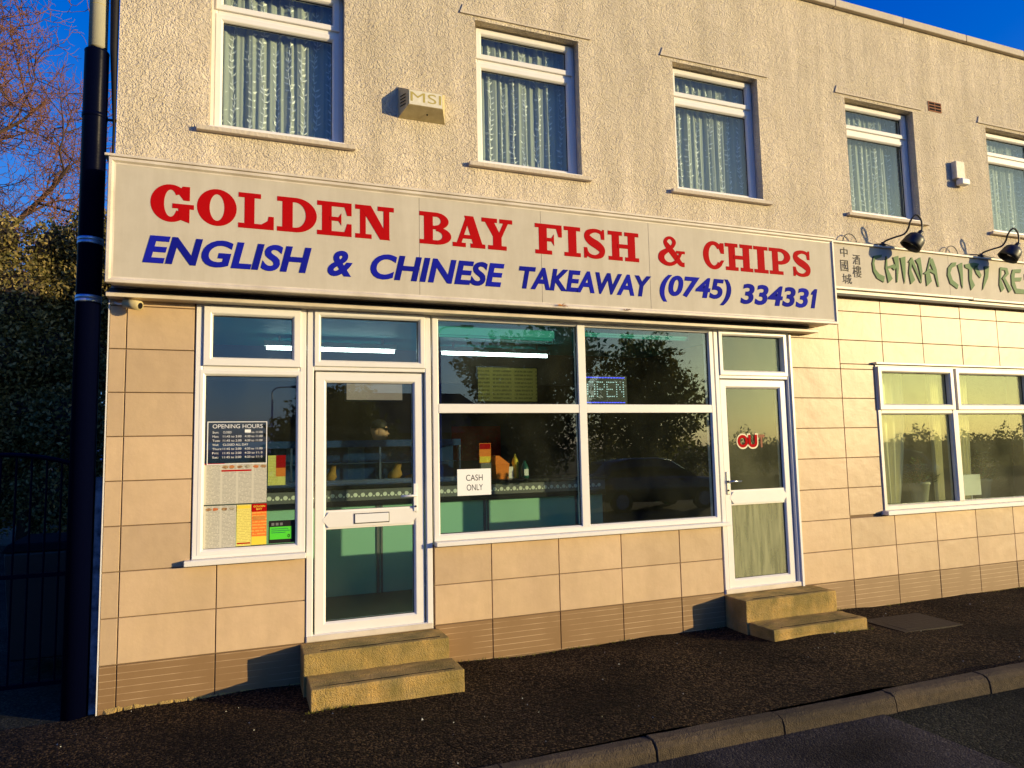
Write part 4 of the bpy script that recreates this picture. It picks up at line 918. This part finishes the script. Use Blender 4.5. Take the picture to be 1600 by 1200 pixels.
# menu boards on the bulkhead
for (x0, x1, z0, z1, m, lb) in ((3.70, 4.52, 2.02, 2.46, 'menu_board', 'yellow backlit menu board with dark rows behind the counter'), (2.05, 2.72, 2.03, 2.27, 'menu_pink', 'pink printed menu board seen through the top of the door')):
    t = empty('menu_board', ((x0+x1)/2, 3.3, z0), lb, 'menu board')
    bevel(MB().box(x0-.015, x1+.015, 2.90, 2.955, z0-.015, z1+.015).build('case', 'counter_black', t), .004)
    MB().box(x0, x1, 2.893, 2.899, z0, z1).build('panel', m, t)
# OPEN sign
O_ = empty('open_sign', (4.08, .25, 1.83), 'hanging LED sign reading OPEN with blue dotted border', 'sign')
bevel(MB().box(3.86, 4.32, .25, .27, 1.80, 2.08).build('panel', 'counter_black', O_), .006)
def dots(name, pts, r, y, m, parent):
    b_ = MB()
    for x, z in pts:
        b_.add([(x+r*math.cos(math.pi*i/3), y, z+r*math.sin(math.pi*i/3)) for i in range(6)] + [(x+r*math.cos(math.pi*i/3), y+.003, z+r*math.sin(math.pi*i/3)) for i in range(6)], [tuple(range(6))]+[(i,(i+1)%6,6+(i+1)%6,6+i) for i in range(6)])
    o = b_.build(name, m, parent); o['kind'] = 'stuff'; return o
FONT = {'O': ['01110','10001','10001','10001','10001','10001','01110'], 'P': ['11110','10001','10001','11110','10000','10000','10000'], 'E': ['11111','10000','10000','11110','10000','10000','11111'], 'N': ['10001','11001','10101','10101','10011','10001','10001']}
pts = []
for i, ch in enumerate('OPEN'):
    for r, row in enumerate(FONT[ch]):
        for c, v in enumerate(row):
            if v == '1': pts.append((3.895+i*.103+c*.0185, 2.015-r*.0225))
dots('led_letters', pts, .0055, .2465, 'led_white', O_)
dots('led_border', [(3.89+k*.0165, z) for k in range(25) for z in (1.822, 2.058)], .0055, .2465, 'led_blue', O_)
bl = empty('fly_killer', (4.3, 2.9, 2.1), 'small glowing blue lamp on the back wall above the counter', 'lamp')
MB().box(4.62, 5.0, 4.22, 4.295, 2.12, 2.26).build('case', 'counter_black', bl); MB().tube([(4.66,4.21,2.19),(4.96,4.21,2.19)], .010, 8).build('tube', 'led_blue', bl)
# things on the counter
b_ = empty('leaflet_holder', (3.37, 1.72, 1.08), 'red and yellow leaflet standing in a holder on the counter', 'leaflet')
MB().box(3.32, 3.44, 1.70, 1.74, 1.081, 1.26).build('holder', 'counter_grey', b_); lo_ = MB().box(3.31, 3.445, 1.72, 1.727, 1.261, 1.475).build('leaflet', 'orange', b_)
MB().box(3.315, 3.44, 1.7175, 1.7195, 1.41, 1.47).build('printed_panel', 'sign_red', lo_); MB().box(3.315, 3.44, 1.7175, 1.7195, 1.265, 1.33).build('printed_panel', 'yellow', lo_)
t = empty('charity_box', (3.56, 1.75, 1.08), 'orange plastic charity box with slanted lid on the counter', 'box')
MB().loft([[(3.49,1.68,1.081),(3.63,1.68,1.081),(3.63,1.82,1.081),(3.49,1.82,1.081)],[(3.48,1.67,1.24),(3.64,1.67,1.24),(3.64,1.83,1.24),(3.48,1.83,1.24)]]).build('body', 'orange', t)
MB().loft([[(3.475,1.665,1.241),(3.645,1.665,1.241),(3.645,1.835,1.241),(3.475,1.835,1.241)],[(3.49,1.69,1.335),(3.53,1.69,1.335),(3.53,1.81,1.335),(3.49,1.81,1.335)]]).build('lid', 'orange', t)
t = empty('vinegar_bottle', (3.84, 1.72, 1.08), 'dark green bottle with pale label standing on the counter', 'bottle')
MB().lathe((3.84,1.72,1.081), (0,0,1), [(0,0),(.045,0),(.048,.02),(.048,.11),(.03,.15),(.018,.17),(.018,.19),(0,.19)], 16).build('body', 'green_plastic', t, True)
MB().box(3.815, 3.865, 1.669, 1.672, 1.11, 1.18).build('bottle_label', 'paper', t)
t = empty('sauce_bottle', (3.76, 1.80, 1.08), 'tall yellow sauce bottle beside the green bottle on the counter', 'bottle')
MB().lathe((3.76,1.8,1.081), (0,0,1), [(0,0),(.035,0),(.037,.02),(.036,.15),(.04,.17),(.036,.20),(.014,.24),(.008,.27),(0,.27)], 16).build('body', 'yellow', t, True)
tag(bevel(MB().box(3.66, 3.72, 1.76, 1.84, 1.081, 1.21).build('napkin_box', 'paper_white'), .006), 'white napkin box between the orange box and the bottles', 'box')
# rear equipment
t = empty('frying_range', (2, 4.0, 0), 'steel frying range along the dark back wall behind the counter', 'fryer')
bevel(MB().box(.4, 3.6, 3.7, 4.29, .001, .95).build('body', 'steel', t), .01); bevel(MB().box(.4, 3.6, 3.9, 4.29, .951, 1.5).build('hood', 'counter_grey', t), .02)
for x in (.8, 1.6, 2.4, 3.2): MB().box(x-.3, x+.3, 3.695, 3.699, .3, .85).build('door_panel', 'counter_grey', t)
t = tag(MB().box(3.75, 4.5, 4.27, 4.298, 1.25, 1.75).build('wall_poster', 'sign_red'), 'dark red poster on the back wall behind the bottles', 'poster')

# person behind the counter
def person(x, y):
    p = empty('person', (x, y, 0), 'person in dark top and dark cap standing behind the counter', 'person')
    J = {'pel': (0,0,.93,.15,.11), 'waist': (0,0,1.08,.145,.105), 'chest': (0,-.01,1.30,.17,.115), 'neckb': (0,0,1.45,.075,.065), 'neck': (0,-.01,1.50,.055,.055)}
    vs = []; es = []; rad = []
    def V(px, py, pz, r): vs.append((px, py, pz)); rad.append(r); return len(vs)-1
    a = V(0,0,.95,.145); b1 = V(0,0,1.12,.13); c = V(0,-.01,1.32,.15); d = V(0,0,1.45,.075); e = V(0,-.01,1.53,.056); es += [(a,b1),(b1,c),(c,d),(d,e)]
    for s in (-1, 1):
        h = V(s*.10,0,.88,.10); k = V(s*.11,-.01,.50,.062); an = V(s*.11,.02,.09,.042); to = V(s*.13,-.16,.045,.04); es += [(a,h),(h,k),(k,an),(an,to)]
        sh = V(s*.19,0,1.40,.066); el = V(s*.25,-.04,1.13,.045); wr = V(s*.20,-.26,1.10,.03); pa = V(s*.19,-.33,1.095,.034); es += [(c,sh),(sh,el),(el,wr),(wr,pa)]
        for q, (ox, ln) in enumerate(((-.024,.065),(-.008,.075),(.008,.072),(.024,.058))):
            f1 = V(s*.19+ox,-.37,1.095,.010); f2 = V(s*.19+ox*1.1,-.37-ln*.55,1.088,.009); f3 = V(s*.19+ox*1.1,-.37-ln,1.07,.008); es += [(pa,f1),(f1,f2),(f2,f3)]
        t1 = V(s*.19-s*.035,-.33,1.09,.010); t2 = V(s*.19-s*.055,-.36,1.08,.009); es += [(pa,t1),(t1,t2)]
    me = bpy.data.meshes.new('body'); me.from_pydata(vs, es, []); me.update()
    o = bpy.data.objects.new('body', me); COL.objects.link(o); o.parent = p; ORG[o.name] = ORG[p.name]
    sk = o.modifiers.new('skin', 'SKIN'); sk.use_smooth_shade = True
    for i, sv in enumerate(me.skin_vertices[0].data): sv.radius = (rad[i]*(1.15 if i < 3 else 1), rad[i]*(.8 if i < 3 else 1)); sv.use_root = (i == 0)
    ss = o.modifiers.new('sub', 'SUBSURF'); ss.levels = 1; ss.render_levels = 2
    me.materials.append(MATS['cloth_black'])
    W_ = lambda q: (q[0]+x, q[1]+y, q[2])
    rings = []
    for (z, rx, ry, oy) in ((1.50,.045,.05,0),(1.535,.06,.07,-.012),(1.57,.070,.085,-.012),(1.61,.076,.094,-.008),(1.65,.078,.097,0),(1.69,.077,.096,.002),(1.73,.066,.084,.004),(1.755,.035,.05,.005)):
        rings.append([W_((rx*math.cos(2*math.pi*i/16), oy+ry*math.sin(2*math.pi*i/16)*(1.03 if math.sin(2*math.pi*i/16)<0 else 1), z)) for i in range(16)])
    hd = MB().loft(rings); hd.add([W_(q) for q in ((-.012,-.098,1.60),(.012,-.098,1.60),(0,-.125,1.605),(0,-.096,1.645))], [(0,1,2),(0,2,3),(1,3,2)])
    for s in (-1, 1): hd.add([W_(q) for q in ((s*.074,-.01,1.60),(s*.074,.02,1.60),(s*.092,.02,1.64),(s*.09,-.005,1.655),(s*.074,-.01,1.66))], [(0,1,2),(0,2,3),(0,3,4)])
    ho = hd.build('head', 'skin', p, True)
    for s in (-1, 1): MB().lathe(W_((s*.03,-.094,1.645)), (0,-1,0), [(.011,0),(.008,.004),(0,.005)], 8).build('eye', 'hair', ho)
    MB().box(x-.022, x+.022, y-.1, y-.094, 1.562, 1.569).build('mouth', 'sign_red', ho)
    cp = MB(); cp.lathe(W_((0,.0,1.675)), (0,0,1), [(.092,0),(.094,.03),(.085,.075),(.05,.1),(0,.108)], 18)
    cp.add([W_(q) for q in ((-.075,-.06,1.685),(.075,-.06,1.685),(.06,-.165,1.668),(0,-.185,1.665),(-.06,-.165,1.668),(-.075,-.06,1.678),(.075,-.06,1.678),(.06,-.165,1.661),(0,-.185,1.658),(-.06,-.165,1.661))], [(0,1,2,3,4),(9,8,7,6,5)])
    cp.build('cap', 'hair', p, True)
    p.rotation_euler = (0, 0, R(62))
person(2.37, 2.55)


# ------------------------------------------------------------------ signs and papers on the glass
PY = -.006
cs = empty('paper_notice', (2.69, PY, 1.03), 'white paper notice reading CASH ONLY taped inside the main window', 'notice')
MB().box(2.545, 2.838, .008, .0088, 1.03, 1.247).build('sheet', 'paper_white', cs)
flat_text('lettering', 'CASH', 2.62, 2.765, 1.150, 1.200, .0074, 'ink', cs); flat_text('lettering', 'ONLY', 2.625, 2.765, 1.070, 1.120, .0074, 'ink', cs)
GY = .0155      # just in front of the left window's pane
oh = empty('opening_hours', (.85, GY, 1.35), 'white lettered OPENING HOURS transfer on the left window', 'sticker')
MB().ring(.648, 1.062, 1.335, 1.652, [(0, GY), (0, GY-.0012), (.006, GY-.0012), (.006, GY)]).build('border', 'white_paint', oh)
flat_text('lettering', 'OPENING HOURS', .684, 1.03, 1.602, 1.632, GY-.001, 'white_paint', oh, offset=.0)
rows = [('Sun:', 'CLOSED', '4:30 to 11:00'), ('Mon:', '11:45 to 2:00', '4:30 to 11:00'), ('Tues:', '11:45 to 2:00', '4:30 to 11:00'), ('Wed:', 'CLOSED ALL DAY', ''), ('Thurs:', '11:45 to 2:00', '4:30 to 11:00'), ('Fri:', '11:45 to 2:00', '4:30 to 11: 0'), ('Sat:', '11:45 to 2:00', '4:30 to 11: 0')]
for i, (d_, a1, a2) in enumerate(rows):
    z = 1.565-i*.0305; h = .0155
    flat_text('lettering', d_, .684, .684+.0105*len(d_), z, z+h, GY-.001, 'white_paint', oh, offset=.0)
    flat_text('lettering', a1, .755, .755+.0098*len(a1) if i != 3 else .93, z, z+h, GY-.001, 'white_paint', oh, offset=.0)
    if a2: flat_text('lettering', a2, .905, 1.03, z, z+h, GY-.001, 'white_paint', oh, offset=.0)
MB().box(.905, .947, GY-.0022, GY-.0014, 1.570, 1.592).build('patch', 'paper_white', oh)
def leaflet(name, x0, x1, z0, z1, m, label, parts=(), y=.020):
    t = empty(name, ((x0+x1)/2, y, z0), label, 'menu')
    MB().box(x0, x1, y+.0062, y+.0072, z0, z1).build('sheet', m, t)
    for (a, c, d, e, mm) in parts:
        if mm.startswith('dish_'):
            q = [((a+c)/2+(c-a)/2*math.cos(k*math.pi/6)*rnd.uniform(.75,1.05), (d+e)/2+(e-d)/2*math.sin(k*math.pi/6)*rnd.uniform(.7,1.05)) for k in range(12)]
            MB().prism(q, y+.0050, y+.0060).build('dish_picture', mm, t)
        else: MB().box(a, c, y+.0050, y+.0060, d, e).build('printed_panel', mm, t)
    return t
MY = .0175
foods = lambda xs, z: [(x, x+.044, z, z+.026, mm) for x, mm in zip(xs, ('dish_a', 'dish_b', 'dish_a', 'dish_c', 'dish_b', 'dish_a'))]
leaflet('price_menu', .630, 1.063, 1.048, 1.345, 'menu_print', 'wide printed price menu below the OPENING HOURS transfer', [(.63, .77, 1.338, 1.345, 'sign_red'), (.748, .955, 1.284, 1.296, 'sign_red')] + foods((.752, .797, .852, .905, .965, 1.015), 1.304), MY)
leaflet('price_menu', .634, .852, .735, 1.038, 'menu_print', 'narrow printed price menu in the lower left corner of the left window', foods((.645, .69, .75, .80), 1.0), MY)
leaflet('price_menu', .856, .957, .738, 1.038, 'menu_print_yellow', 'yellow leaflet between the price menu and the red leaflet', [(.862, .952, .752, .762, 'sign_red'), (.862, .952, 1.01, 1.03, 'yellow')], MY)
lf = leaflet('price_menu', .960, 1.065, .740, 1.040, 'menu_print_orange', 'red and orange leaflet headed GOLDEN BAY in the left window', [(.960, 1.065, .982, 1.040, 'sign_red'), (.960, 1.065, .740, .80, 'yellow'), (.97, 1.055, .92, .95, 'food_gold')], MY)
flat_text('lettering', 'GOLDEN', .972, 1.053, 1.014, 1.028, MY+.0044, 'yellow', lf, offset=.01); flat_text('lettering', 'BAY', .992, 1.033, .994, 1.008, MY+.0044, 'yellow', lf, offset=.01)
leaflet('price_menu', 1.072, 1.20, 1.17, 1.395, 'menu_print_yellow', 'small yellow and red leaflet hung right of the OPENING HOURS transfer', [(1.13, 1.20, 1.30, 1.395, 'sign_red'), (1.13, 1.20, 1.235, 1.30, 'orange')], .05)
hy = empty('rating_sticker', (1.17, MY, .74), 'black and bright green rating sticker in the corner of the left window', 'sticker')
MB().box(1.080, 1.272, MY+.0062, MY+.0072, .742, .908).build('sheet', 'ink', hy)
MB().box(1.088, 1.245, MY+.0050, MY+.0060, .770, .862).build('green_panel', 'rating_green', hy)
for k in range(3): MB().box(1.10+k*.03, 1.12+k*.03, MY+.0050, MY+.0060, .872, .892).build('mark', 'counter_grey', hy)
for k, w_ in enumerate((.12, .13, .10)): MB().box(1.10, 1.10+w_, MY+.0040, MY+.0048, .845-k*.014, .849-k*.014).build('text_line', 'green_plastic', hy)
flat_text('lettering', '0', 1.215, 1.232, .78, .805, MY+.0042, 'ink', hy, offset=.02)
# OUT transfer on the right-hand door
ot = empty('out_sticker', (5.55, .03, 1.33), 'faded yellow-edged red OUT transfer on the right-hand door', 'sticker')
for ch, a, c, m_, ye in (('O', 5.405, 5.53, 'sign_red', True), ('U', 5.535, 5.645, 'sign_red', True), ('T', 5.655, 5.735, 'terracotta', False)):
    if ye: flat_text('letter_edge', ch, a-.012, c+.012, 1.355, 1.508, .0335, 'curtain_cream', ot, offset=.05)
    flat_text('letter', ch, a, c, 1.37, 1.495, .0325, m_, ot, offset=.045)

# ------------------------------------------------------------------ behind the right-hand glass
t = empty('door_net', (5.6, .12, .1), 'pleated pale net blind behind the lower pane of the OUT door', 'blind')
b_ = MB(); n = 90; vs = []
for z in (.10, .82):
    for i in range(n+1): x = 5.24+.72*i/n; vs.append((x, .13+.010*math.sin(i*1.25+.6*math.sin(i*.3)), z))
b_.add(vs, [(i, i+1, n+2+i, n+1+i) for i in range(n)]); b_.build('cloth', 'net_sheer', t, True)
def drape(x0, x1, x0b, x1b, label):
    t = empty('curtain', ((x0+x1)/2, .36, .68), label, 'curtain')
    b_ = MB(); n = 60; vs = []; nz = 14
    for j in range(nz+1):
        u = j/nz; z = .70+1.55*u; k = max(0, 1-u*1.35)**1.5
        for i in range(n+1):
            s = i/n; xa = x0+(x0b-x0)*k; xb = x1+(x1b-x1)*k
            vs.append((xa+(xb-xa)*s, .36+.022*math.sin(s*34+.7*math.sin(s*7)), z))
    b_.add(vs, [(j*(n+1)+i, j*(n+1)+i+1, (j+1)*(n+1)+i+1, (j+1)*(n+1)+i) for j in range(nz) for i in range(n)]); b_.build('cloth', 'curtain_cream', t, True)
drape(7.36, 8.06, 7.56, 7.90, 'cream curtain gathered at the left side of the restaurant window')
drape(8.46, 8.62, 8.47, 8.60, 'narrow cream curtain left of the mullion in the restaurant window')
drape(8.80, 9.12, 8.84, 9.06, 'cream curtain just right of the mullion in the restaurant window')
MB().box(7.2, 9.7, .262, .55, .60, .672).build('window_board', 'pvc', B)
def plant(x, y, label, r, h, n, potr):
    t = empty('potted_plant', (x, y, .673), label, 'plant', 'potted plants on the restaurant sill')
    MB().lathe((x,y,.673), (0,0,1), [(0,0),(potr*.7,0),(potr,.22),(potr*1.08,.22),(potr*1.08,.25),(potr*.95,.25),(potr*.9,.22),(0,.22)], 18).build('pot', 'pot', t, True)
    b_ = MB(); s_ = MB(); rr = random.Random(int(x*100))
    for i in range(n):
        a = rr.uniform(0, 6.28); u = rr.random(); p = Vector((x+r*u*math.cos(a), y+r*.6*u*math.sin(a), .90+h*rr.random()*(1-u*.5)))
        d = Vector((math.cos(a), math.sin(a)*.6, rr.uniform(-.3,.7))).normalized(); w = d.cross(Vector((0,0,1))).normalized(); l = rr.uniform(.05,.10)
        b_.add([p, p+d*l*.5+w*l*.28, p+d*l, p+d*l*.5-w*l*.28], [(0,1,2,3)])
        if i % 6 == 0: s_.tube([(x,y,.89), p], [.004,.002], 4)
    b_.build('leaves', 'leaf_green', t); s_.build('stem', 'twig', t)
plant(8.28, .42, 'bushy potted plant behind the left lower pane of the restaurant window', .20, .30, 240, .11)
plant(9.34, .42, 'potted plant in a pale pot right of the notice stand in the restaurant window', .22, .38, 240, .10)
ns = empty('notice_stand', (9.03, .33, .673), 'pale notice on a small stand in the restaurant window', 'notice')
MB().box(8.89, 9.18, .322, .330, .74, .985).build('sheet', 'paper', ns); MB().tube([(9.03,.335,.673),(9.03,.335,.78)], .008, 8).build('post', 'white_paint', ns); MB().box(8.97, 9.09, .30, .37, .673, .68).build('foot', 'white_paint', ns)

# ------------------------------------------------------------------ vegetation
def leaf_cloud(b_, fn, n, size, rr):
    for i in range(n):
        p, nrm = fn(rr)
        d = Vector((rr.gauss(0,1), rr.gauss(0,1), rr.gauss(0,1))); d = (d.normalized() + nrm*.6).normalized()
        w = d.orthogonal().normalized(); w = (w*math.cos(6.28*rr.random()) + d.cross(w)*math.sin(6.28*rr.random())).normalized()
        l = size*rr.uniform(.6, 1.3)
        b_.add([p-d*l*.5, p+w*l*.25, p+d*l*.5, p-w*l*.25], [(0,1,2,3)])
def blob_fn(blobs, shell=False):
    tot = [b_[3]*b_[4]*b_[5] for b_ in blobs]; S_ = sum(tot)
    def fn(rr):
        t = rr.random()*S_
        for bl, w in zip(blobs, tot):
            t -= w
            if t <= 0: break
        x, y, z, rx, ry, rz = bl
        d = Vector((rr.gauss(0,1), rr.gauss(0,1), rr.gauss(0,1))).normalized(); r = rr.uniform(.74, 1.02)*(1+.05*rr.gauss(0,1)) if shell else rr.random()**.35 * (1+.12*rr.gauss(0,1))
        if shell and d.y > .35: d.y = -d.y
        return Vector((x+d.x*rx*r, y+d.y*ry*r, z+d.z*rz*r)), Vector((d.x, d.y, d.z))
    return fn
def bush(name, label, blobs, n, size, m, trunk, seed, cat='tree', core=False):
    rr = random.Random(seed); cx = sum(b_[0] for b_ in blobs)/len(blobs); cy = sum(b_[1] for b_ in blobs)/len(blobs)
    t = empty(name, (cx, cy, -.4), label, cat)
    s_ = MB(); s_.tube([(cx,cy,-.5),(cx+.1,cy,trunk*.5),(cx,cy,trunk)], [.25,.2,.12], 10)
    for bl in blobs: s_.tube([(cx,cy,trunk*.5), ((cx+bl[0])/2,(cy+bl[1])/2,(trunk*.6+bl[2])/2), bl[:3]], [.12,.08,.03], 6)
    s_.build('trunk', 'bark', t, True)
    if core:       # dark solid cores added to block light through gaps and blacken the inside
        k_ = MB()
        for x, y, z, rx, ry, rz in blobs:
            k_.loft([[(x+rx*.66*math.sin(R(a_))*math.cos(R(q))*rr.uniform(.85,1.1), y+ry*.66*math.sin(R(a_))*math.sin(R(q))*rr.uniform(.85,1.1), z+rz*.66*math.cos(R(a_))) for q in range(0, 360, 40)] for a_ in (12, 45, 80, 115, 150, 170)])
        k_.build('dark_core', 'timber_dark', t)
    b_ = MB(); leaf_cloud(b_, blob_fn(blobs, core), n, size, rr)
    for i in range(60):       # sprays that break the outline
        bl = blobs[rr.randrange(len(blobs))]; d = Vector((rr.gauss(0,1), rr.gauss(0,1), abs(rr.gauss(0,1)))).normalized()
        base = Vector((bl[0]+d.x*bl[3], bl[1]+d.y*bl[4], bl[2]+d.z*bl[5]))
        for k in range(14):
            p = base + d*rr.uniform(0,.5) + Vector((rr.gauss(0,.08), rr.gauss(0,.08), rr.gauss(0,.08))); w = d.orthogonal().normalized(); e = Vector((rr.gauss(0,1), rr.gauss(0,1), rr.gauss(0,1))).normalized()
            b_.add([p-e*size*.5, p+w*size*.25, p+e*size*.5, p-w*size*.25], [(0,1,2,3)])
    b_.build('crown', m, t)
rr = random.Random(3)
blobs = [(-6.2+i*.8+rr.uniform(-.3,.3), 12.8+rr.uniform(-.6,.6), z+rr.uniform(-.2,.2), rr.uniform(.8,1.1), rr.uniform(.7,1.0), rr.uniform(.8,1.1)) for i in range(8) for z in (.6, 2.1, 3.6, 5.0)] + \
        [(-6.2+i*.55+rr.uniform(-.25,.25), 12.7+rr.uniform(-.5,.5), 6.1+rr.uniform(-.25,.35), rr.uniform(.45,.75), .7, rr.uniform(.5,.85)) for i in range(11)]
bush('evergreen_hedge', 'tall overgrown evergreen hedge behind the alley with sunlit top', blobs, 105000, .105, 'leaf_hedge', 4.5, 5, 'hedge', True)

def bare_tree(name, label, base, height, seed):
    rr = random.Random(seed); thick = MB(); mid = MB(); thin = MB()
    def grow(p, d, ln, r, depth):
        n = (6, 6, 5, 4, 4, 3)[depth]; pts = [p]; rs = [r]; q = p.copy(); dd = d.copy(); dirs = [d]
        wob = (.10, .20, .26, .30, .34, .36)[depth]
        for k in range(n):
            dd = (dd + Vector((rr.gauss(0,wob), rr.gauss(0,wob), rr.gauss(0,wob) + (.03, .02, .04, .07, .10, .12)[depth]))).normalized()
            q = q + dd*(ln/n); pts.append(q.copy()); dirs.append(dd.copy()); rs.append(max(r*(1-.6*(k+1)/n), .006))
        (thick if depth < 2 else mid if depth < 4 else thin).tube(pts, rs, (9, 7, 5, 4, 3, 3)[depth], cap=False)
        if depth >= 5: return
        nc = (9, 7, 7, 6, 5)[depth]
        for c in range(nc):
            t = (c+rr.uniform(.2,.9))/nc; t = (.34+.66*t) if depth == 0 else (.15+.85*t); i = min(int(t*n), n-1); f = t*n-i
            bp = pts[i].lerp(pts[i+1], f); br = rs[i]*(1-f)+rs[i+1]*f; bd = dirs[i+1]
            ax = bd.orthogonal().normalized(); ph = c*2.4+rr.random(); ax = (ax*math.cos(ph) + bd.cross(ax)*math.sin(ph)).normalized()
            a = R(rr.uniform(38, 75)); nd = (bd*math.cos(a) + ax*math.sin(a)).normalized()
            nl = height*(.30, .155, .085, .05, .030)[depth]*rr.uniform(.75, 1.25)
            grow(bp, nd, nl, max(br*rr.uniform(.45,.62), (.06, .028, .017, .012, .009)[depth]), depth+1)
    t = empty(name, base, label, 'tree')
    grow(Vector(base), Vector((.03, -.02, 1)).normalized(), height*.80, height*.018, 0)
    thick.build('trunk', 'bark', t, True); mid.build('limb', 'bark', t, True); thin.build('crown', 'twig', t, True)
bare_tree('bare_tree', 'bare reddish-twigged tree rising behind the hedge at top left', (-5.6, 15.0, -.45), 15.5, 12)

# across the road, reflected in the glass
bush('evergreen_tree', 'dark rounded evergreen across the road reflected in the door', [(4.3,-24,1.6,2.2,2,1.9),(4.8,-24,2.9,1.5,1.4,1.4),(3.2,-24,1.2,1.4,1.5,1.5),(6.2,-24,1.0,1.4,1.5,1.5)], 9000, .28, 'leaf_ever', 2, 21)
bush('evergreen_tree', 'tall dark tree across the road reflected in the main window', [(12,-22,2,2.4,2,2.2),(12.5,-22,4.4,2.2,1.8,1.9),(14,-22,5.4,1.7,1.6,1.4),(10.6,-22,4.6,1.2,1.2,1.3)], 14000, .26, 'leaf_ever', 4, 22)
bush('ivy_tree', 'ivy-clad tree across the road reflected right of the LED sign', [(17,-22,2,2.2,2,2.2),(17.6,-22,4.2,2.0,1.7,1.8),(19.4,-22,3.2,1.8,1.7,2.0),(18.4,-22,5.4,1.2,1.2,1.0)], 11000, .26, 'leaf_pale', 3, 23)
bush('roadside_hedge', 'long low hedge across the road reflected in the restaurant window', [(21+i*1.6,-26,.6+.15*math.sin(i*1.7),1.3,1.0,1.2+.3*math.sin(i*2.3)) for i in range(26)], 20000, .24, 'leaf_pale', .8, 24, 'hedge')
# lamp post
def street_lamp(x, y, h, label):
    t = empty('street_lamp', (x, y, -.4), label, 'street lamp', 'street lamps across the road')
    MB().tube([(x,y,-.45),(x,y,.8),(x,y,.82),(x,y,h-.6)], [.09,.09,.06,.045], 12).build('column', 'galvanised', t, True)
    MB().tube(catmull([(x,y,h-.62),(x,y,h-.2),(x+.25,y,h),(x+.9,y,h+.05)], 5), .03, 8).build('arm', 'galvanised', t, True)
    bevel(MB().box(x+.85, x+1.35, y-.1, y+.1, h-.0, h+.11).build('lantern', 'counter_grey', t), .03)
street_lamp(7.9, -20, 6.1, 'tall street lamp across the road reflected beside the main window frame')
street_lamp(2.3, -30, 4.6, 'distant street lamp across the road reflected in the left window')
# house across the road
hs_ = empty('far_house', (8.5, -32, -.4), 'low brick house across the road reflected below the tree', 'house')
MB().box(3, 14, -36, -29, -.45, 2.3).build('wall', 'brick_far', hs_)
MB().add([(2.6,-28.6,2.3),(14.4,-28.6,2.3),(14.4,-36.4,2.3),(2.6,-36.4,2.3),(4.5,-32.5,4.6),(12.5,-32.5,4.6)], [(0,1,5,4),(1,2,5),(2,3,4,5),(3,0,4)]).build('roof', 'roof_far', hs_)
for x in (4.2, 7.5, 10.8): MB().box(x, x+1.3, -28.99, -28.96, .5, 1.7).build('window', 'car_glass', hs_)
MB().box(6.1, 7.0, -28.99, -28.95, -.4, 1.7).build('door', 'timber_dark', hs_)
# parked cars
def car(x, y, label, flip=1):
    t = empty('parked_car', (x, y, -.4), label, 'car', 'dark cars parked across the road')
    Z = -.4
    def sec(px, prof): return [(x+px*flip, y+w, Z+z) for w, z in prof]
    body = [(-2.1,.45,.62,.78),(-2.05,.35,.9,.86),(-1.5,.30,.98,.89),(0,.28,.98,.9),(1.0,.28,.96,.9),(1.8,.30,.86,.88),(2.1,.36,.74,.82),(2.15,.42,.62,.74)]
    rings = []
    for px, zb, zt, hw in body:
        rings.append(sec(px, [(-hw*.92,zb),(hw*.92,zb),(hw,zb+.12),(hw,zt-.12),(hw*.9,zt),(-hw*.9,zt),(-hw,zt-.12),(-hw,zb+.12)]))
    MB().loft(rings).build('body', 'car_paint', t, True)
    cab_ = [(-1.85,.94,.95,.80),(-1.45,.95,1.36,.70),(-.9,.96,1.46,.66),(0,.96,1.47,.66),(.45,.96,1.40,.67),(1.15,.95,.97,.78)]
    MB().loft([sec(px, [(-hw-.06,zb),(hw+.06,zb),(hw,zt-.06),(hw*.9,zt),(-hw*.9,zt),(-hw,zt-.06)]) for px, zb, zt, hw in cab_]).build('glasshouse', 'car_glass', t, True)
    MB().loft([sec(px, [(-hw,zt-.03),(hw,zt-.03),(hw*.9,zt+.012),(-hw*.9,zt+.012)]) for px, zb, zt, hw in cab_[1:5]]).build('roof', 'car_paint', t, True)
    for px in (-1.32, 1.32):
        for s in (-1, 1):
            wh = MB().tube([(x+px*flip, y+s*.78, Z+.32),(x+px*flip, y+s*.91, Z+.32)], .32, 22).build('wheel', 'tyre', t)
            MB().tube([(x+px*flip, y+s*.90, Z+.32),(x+px*flip, y+s*.916, Z+.32)], .2, 16).build('rim', 'steel', wh)
    for s in (-1, 1):
        MB().box(x+2.02*flip-.05, x+2.02*flip+.05, y+s*.58-.16, y+s*.58+.16, Z+.60, Z+.72).build('headlight', 'white_paint', t)
        MB().box(x+.75*flip-.07, x+.75*flip+.07, y+s*.95-.07, y+s*.95+.07, Z+.96, Z+1.08).build('mirror', 'car_paint', t)
car(11.8, -12.0, 'dark hatchback parked across the road reflected in the lower right main pane')
car(22.5, -13.5, 'dark car parked across the road reflected in the restaurant window', -1)
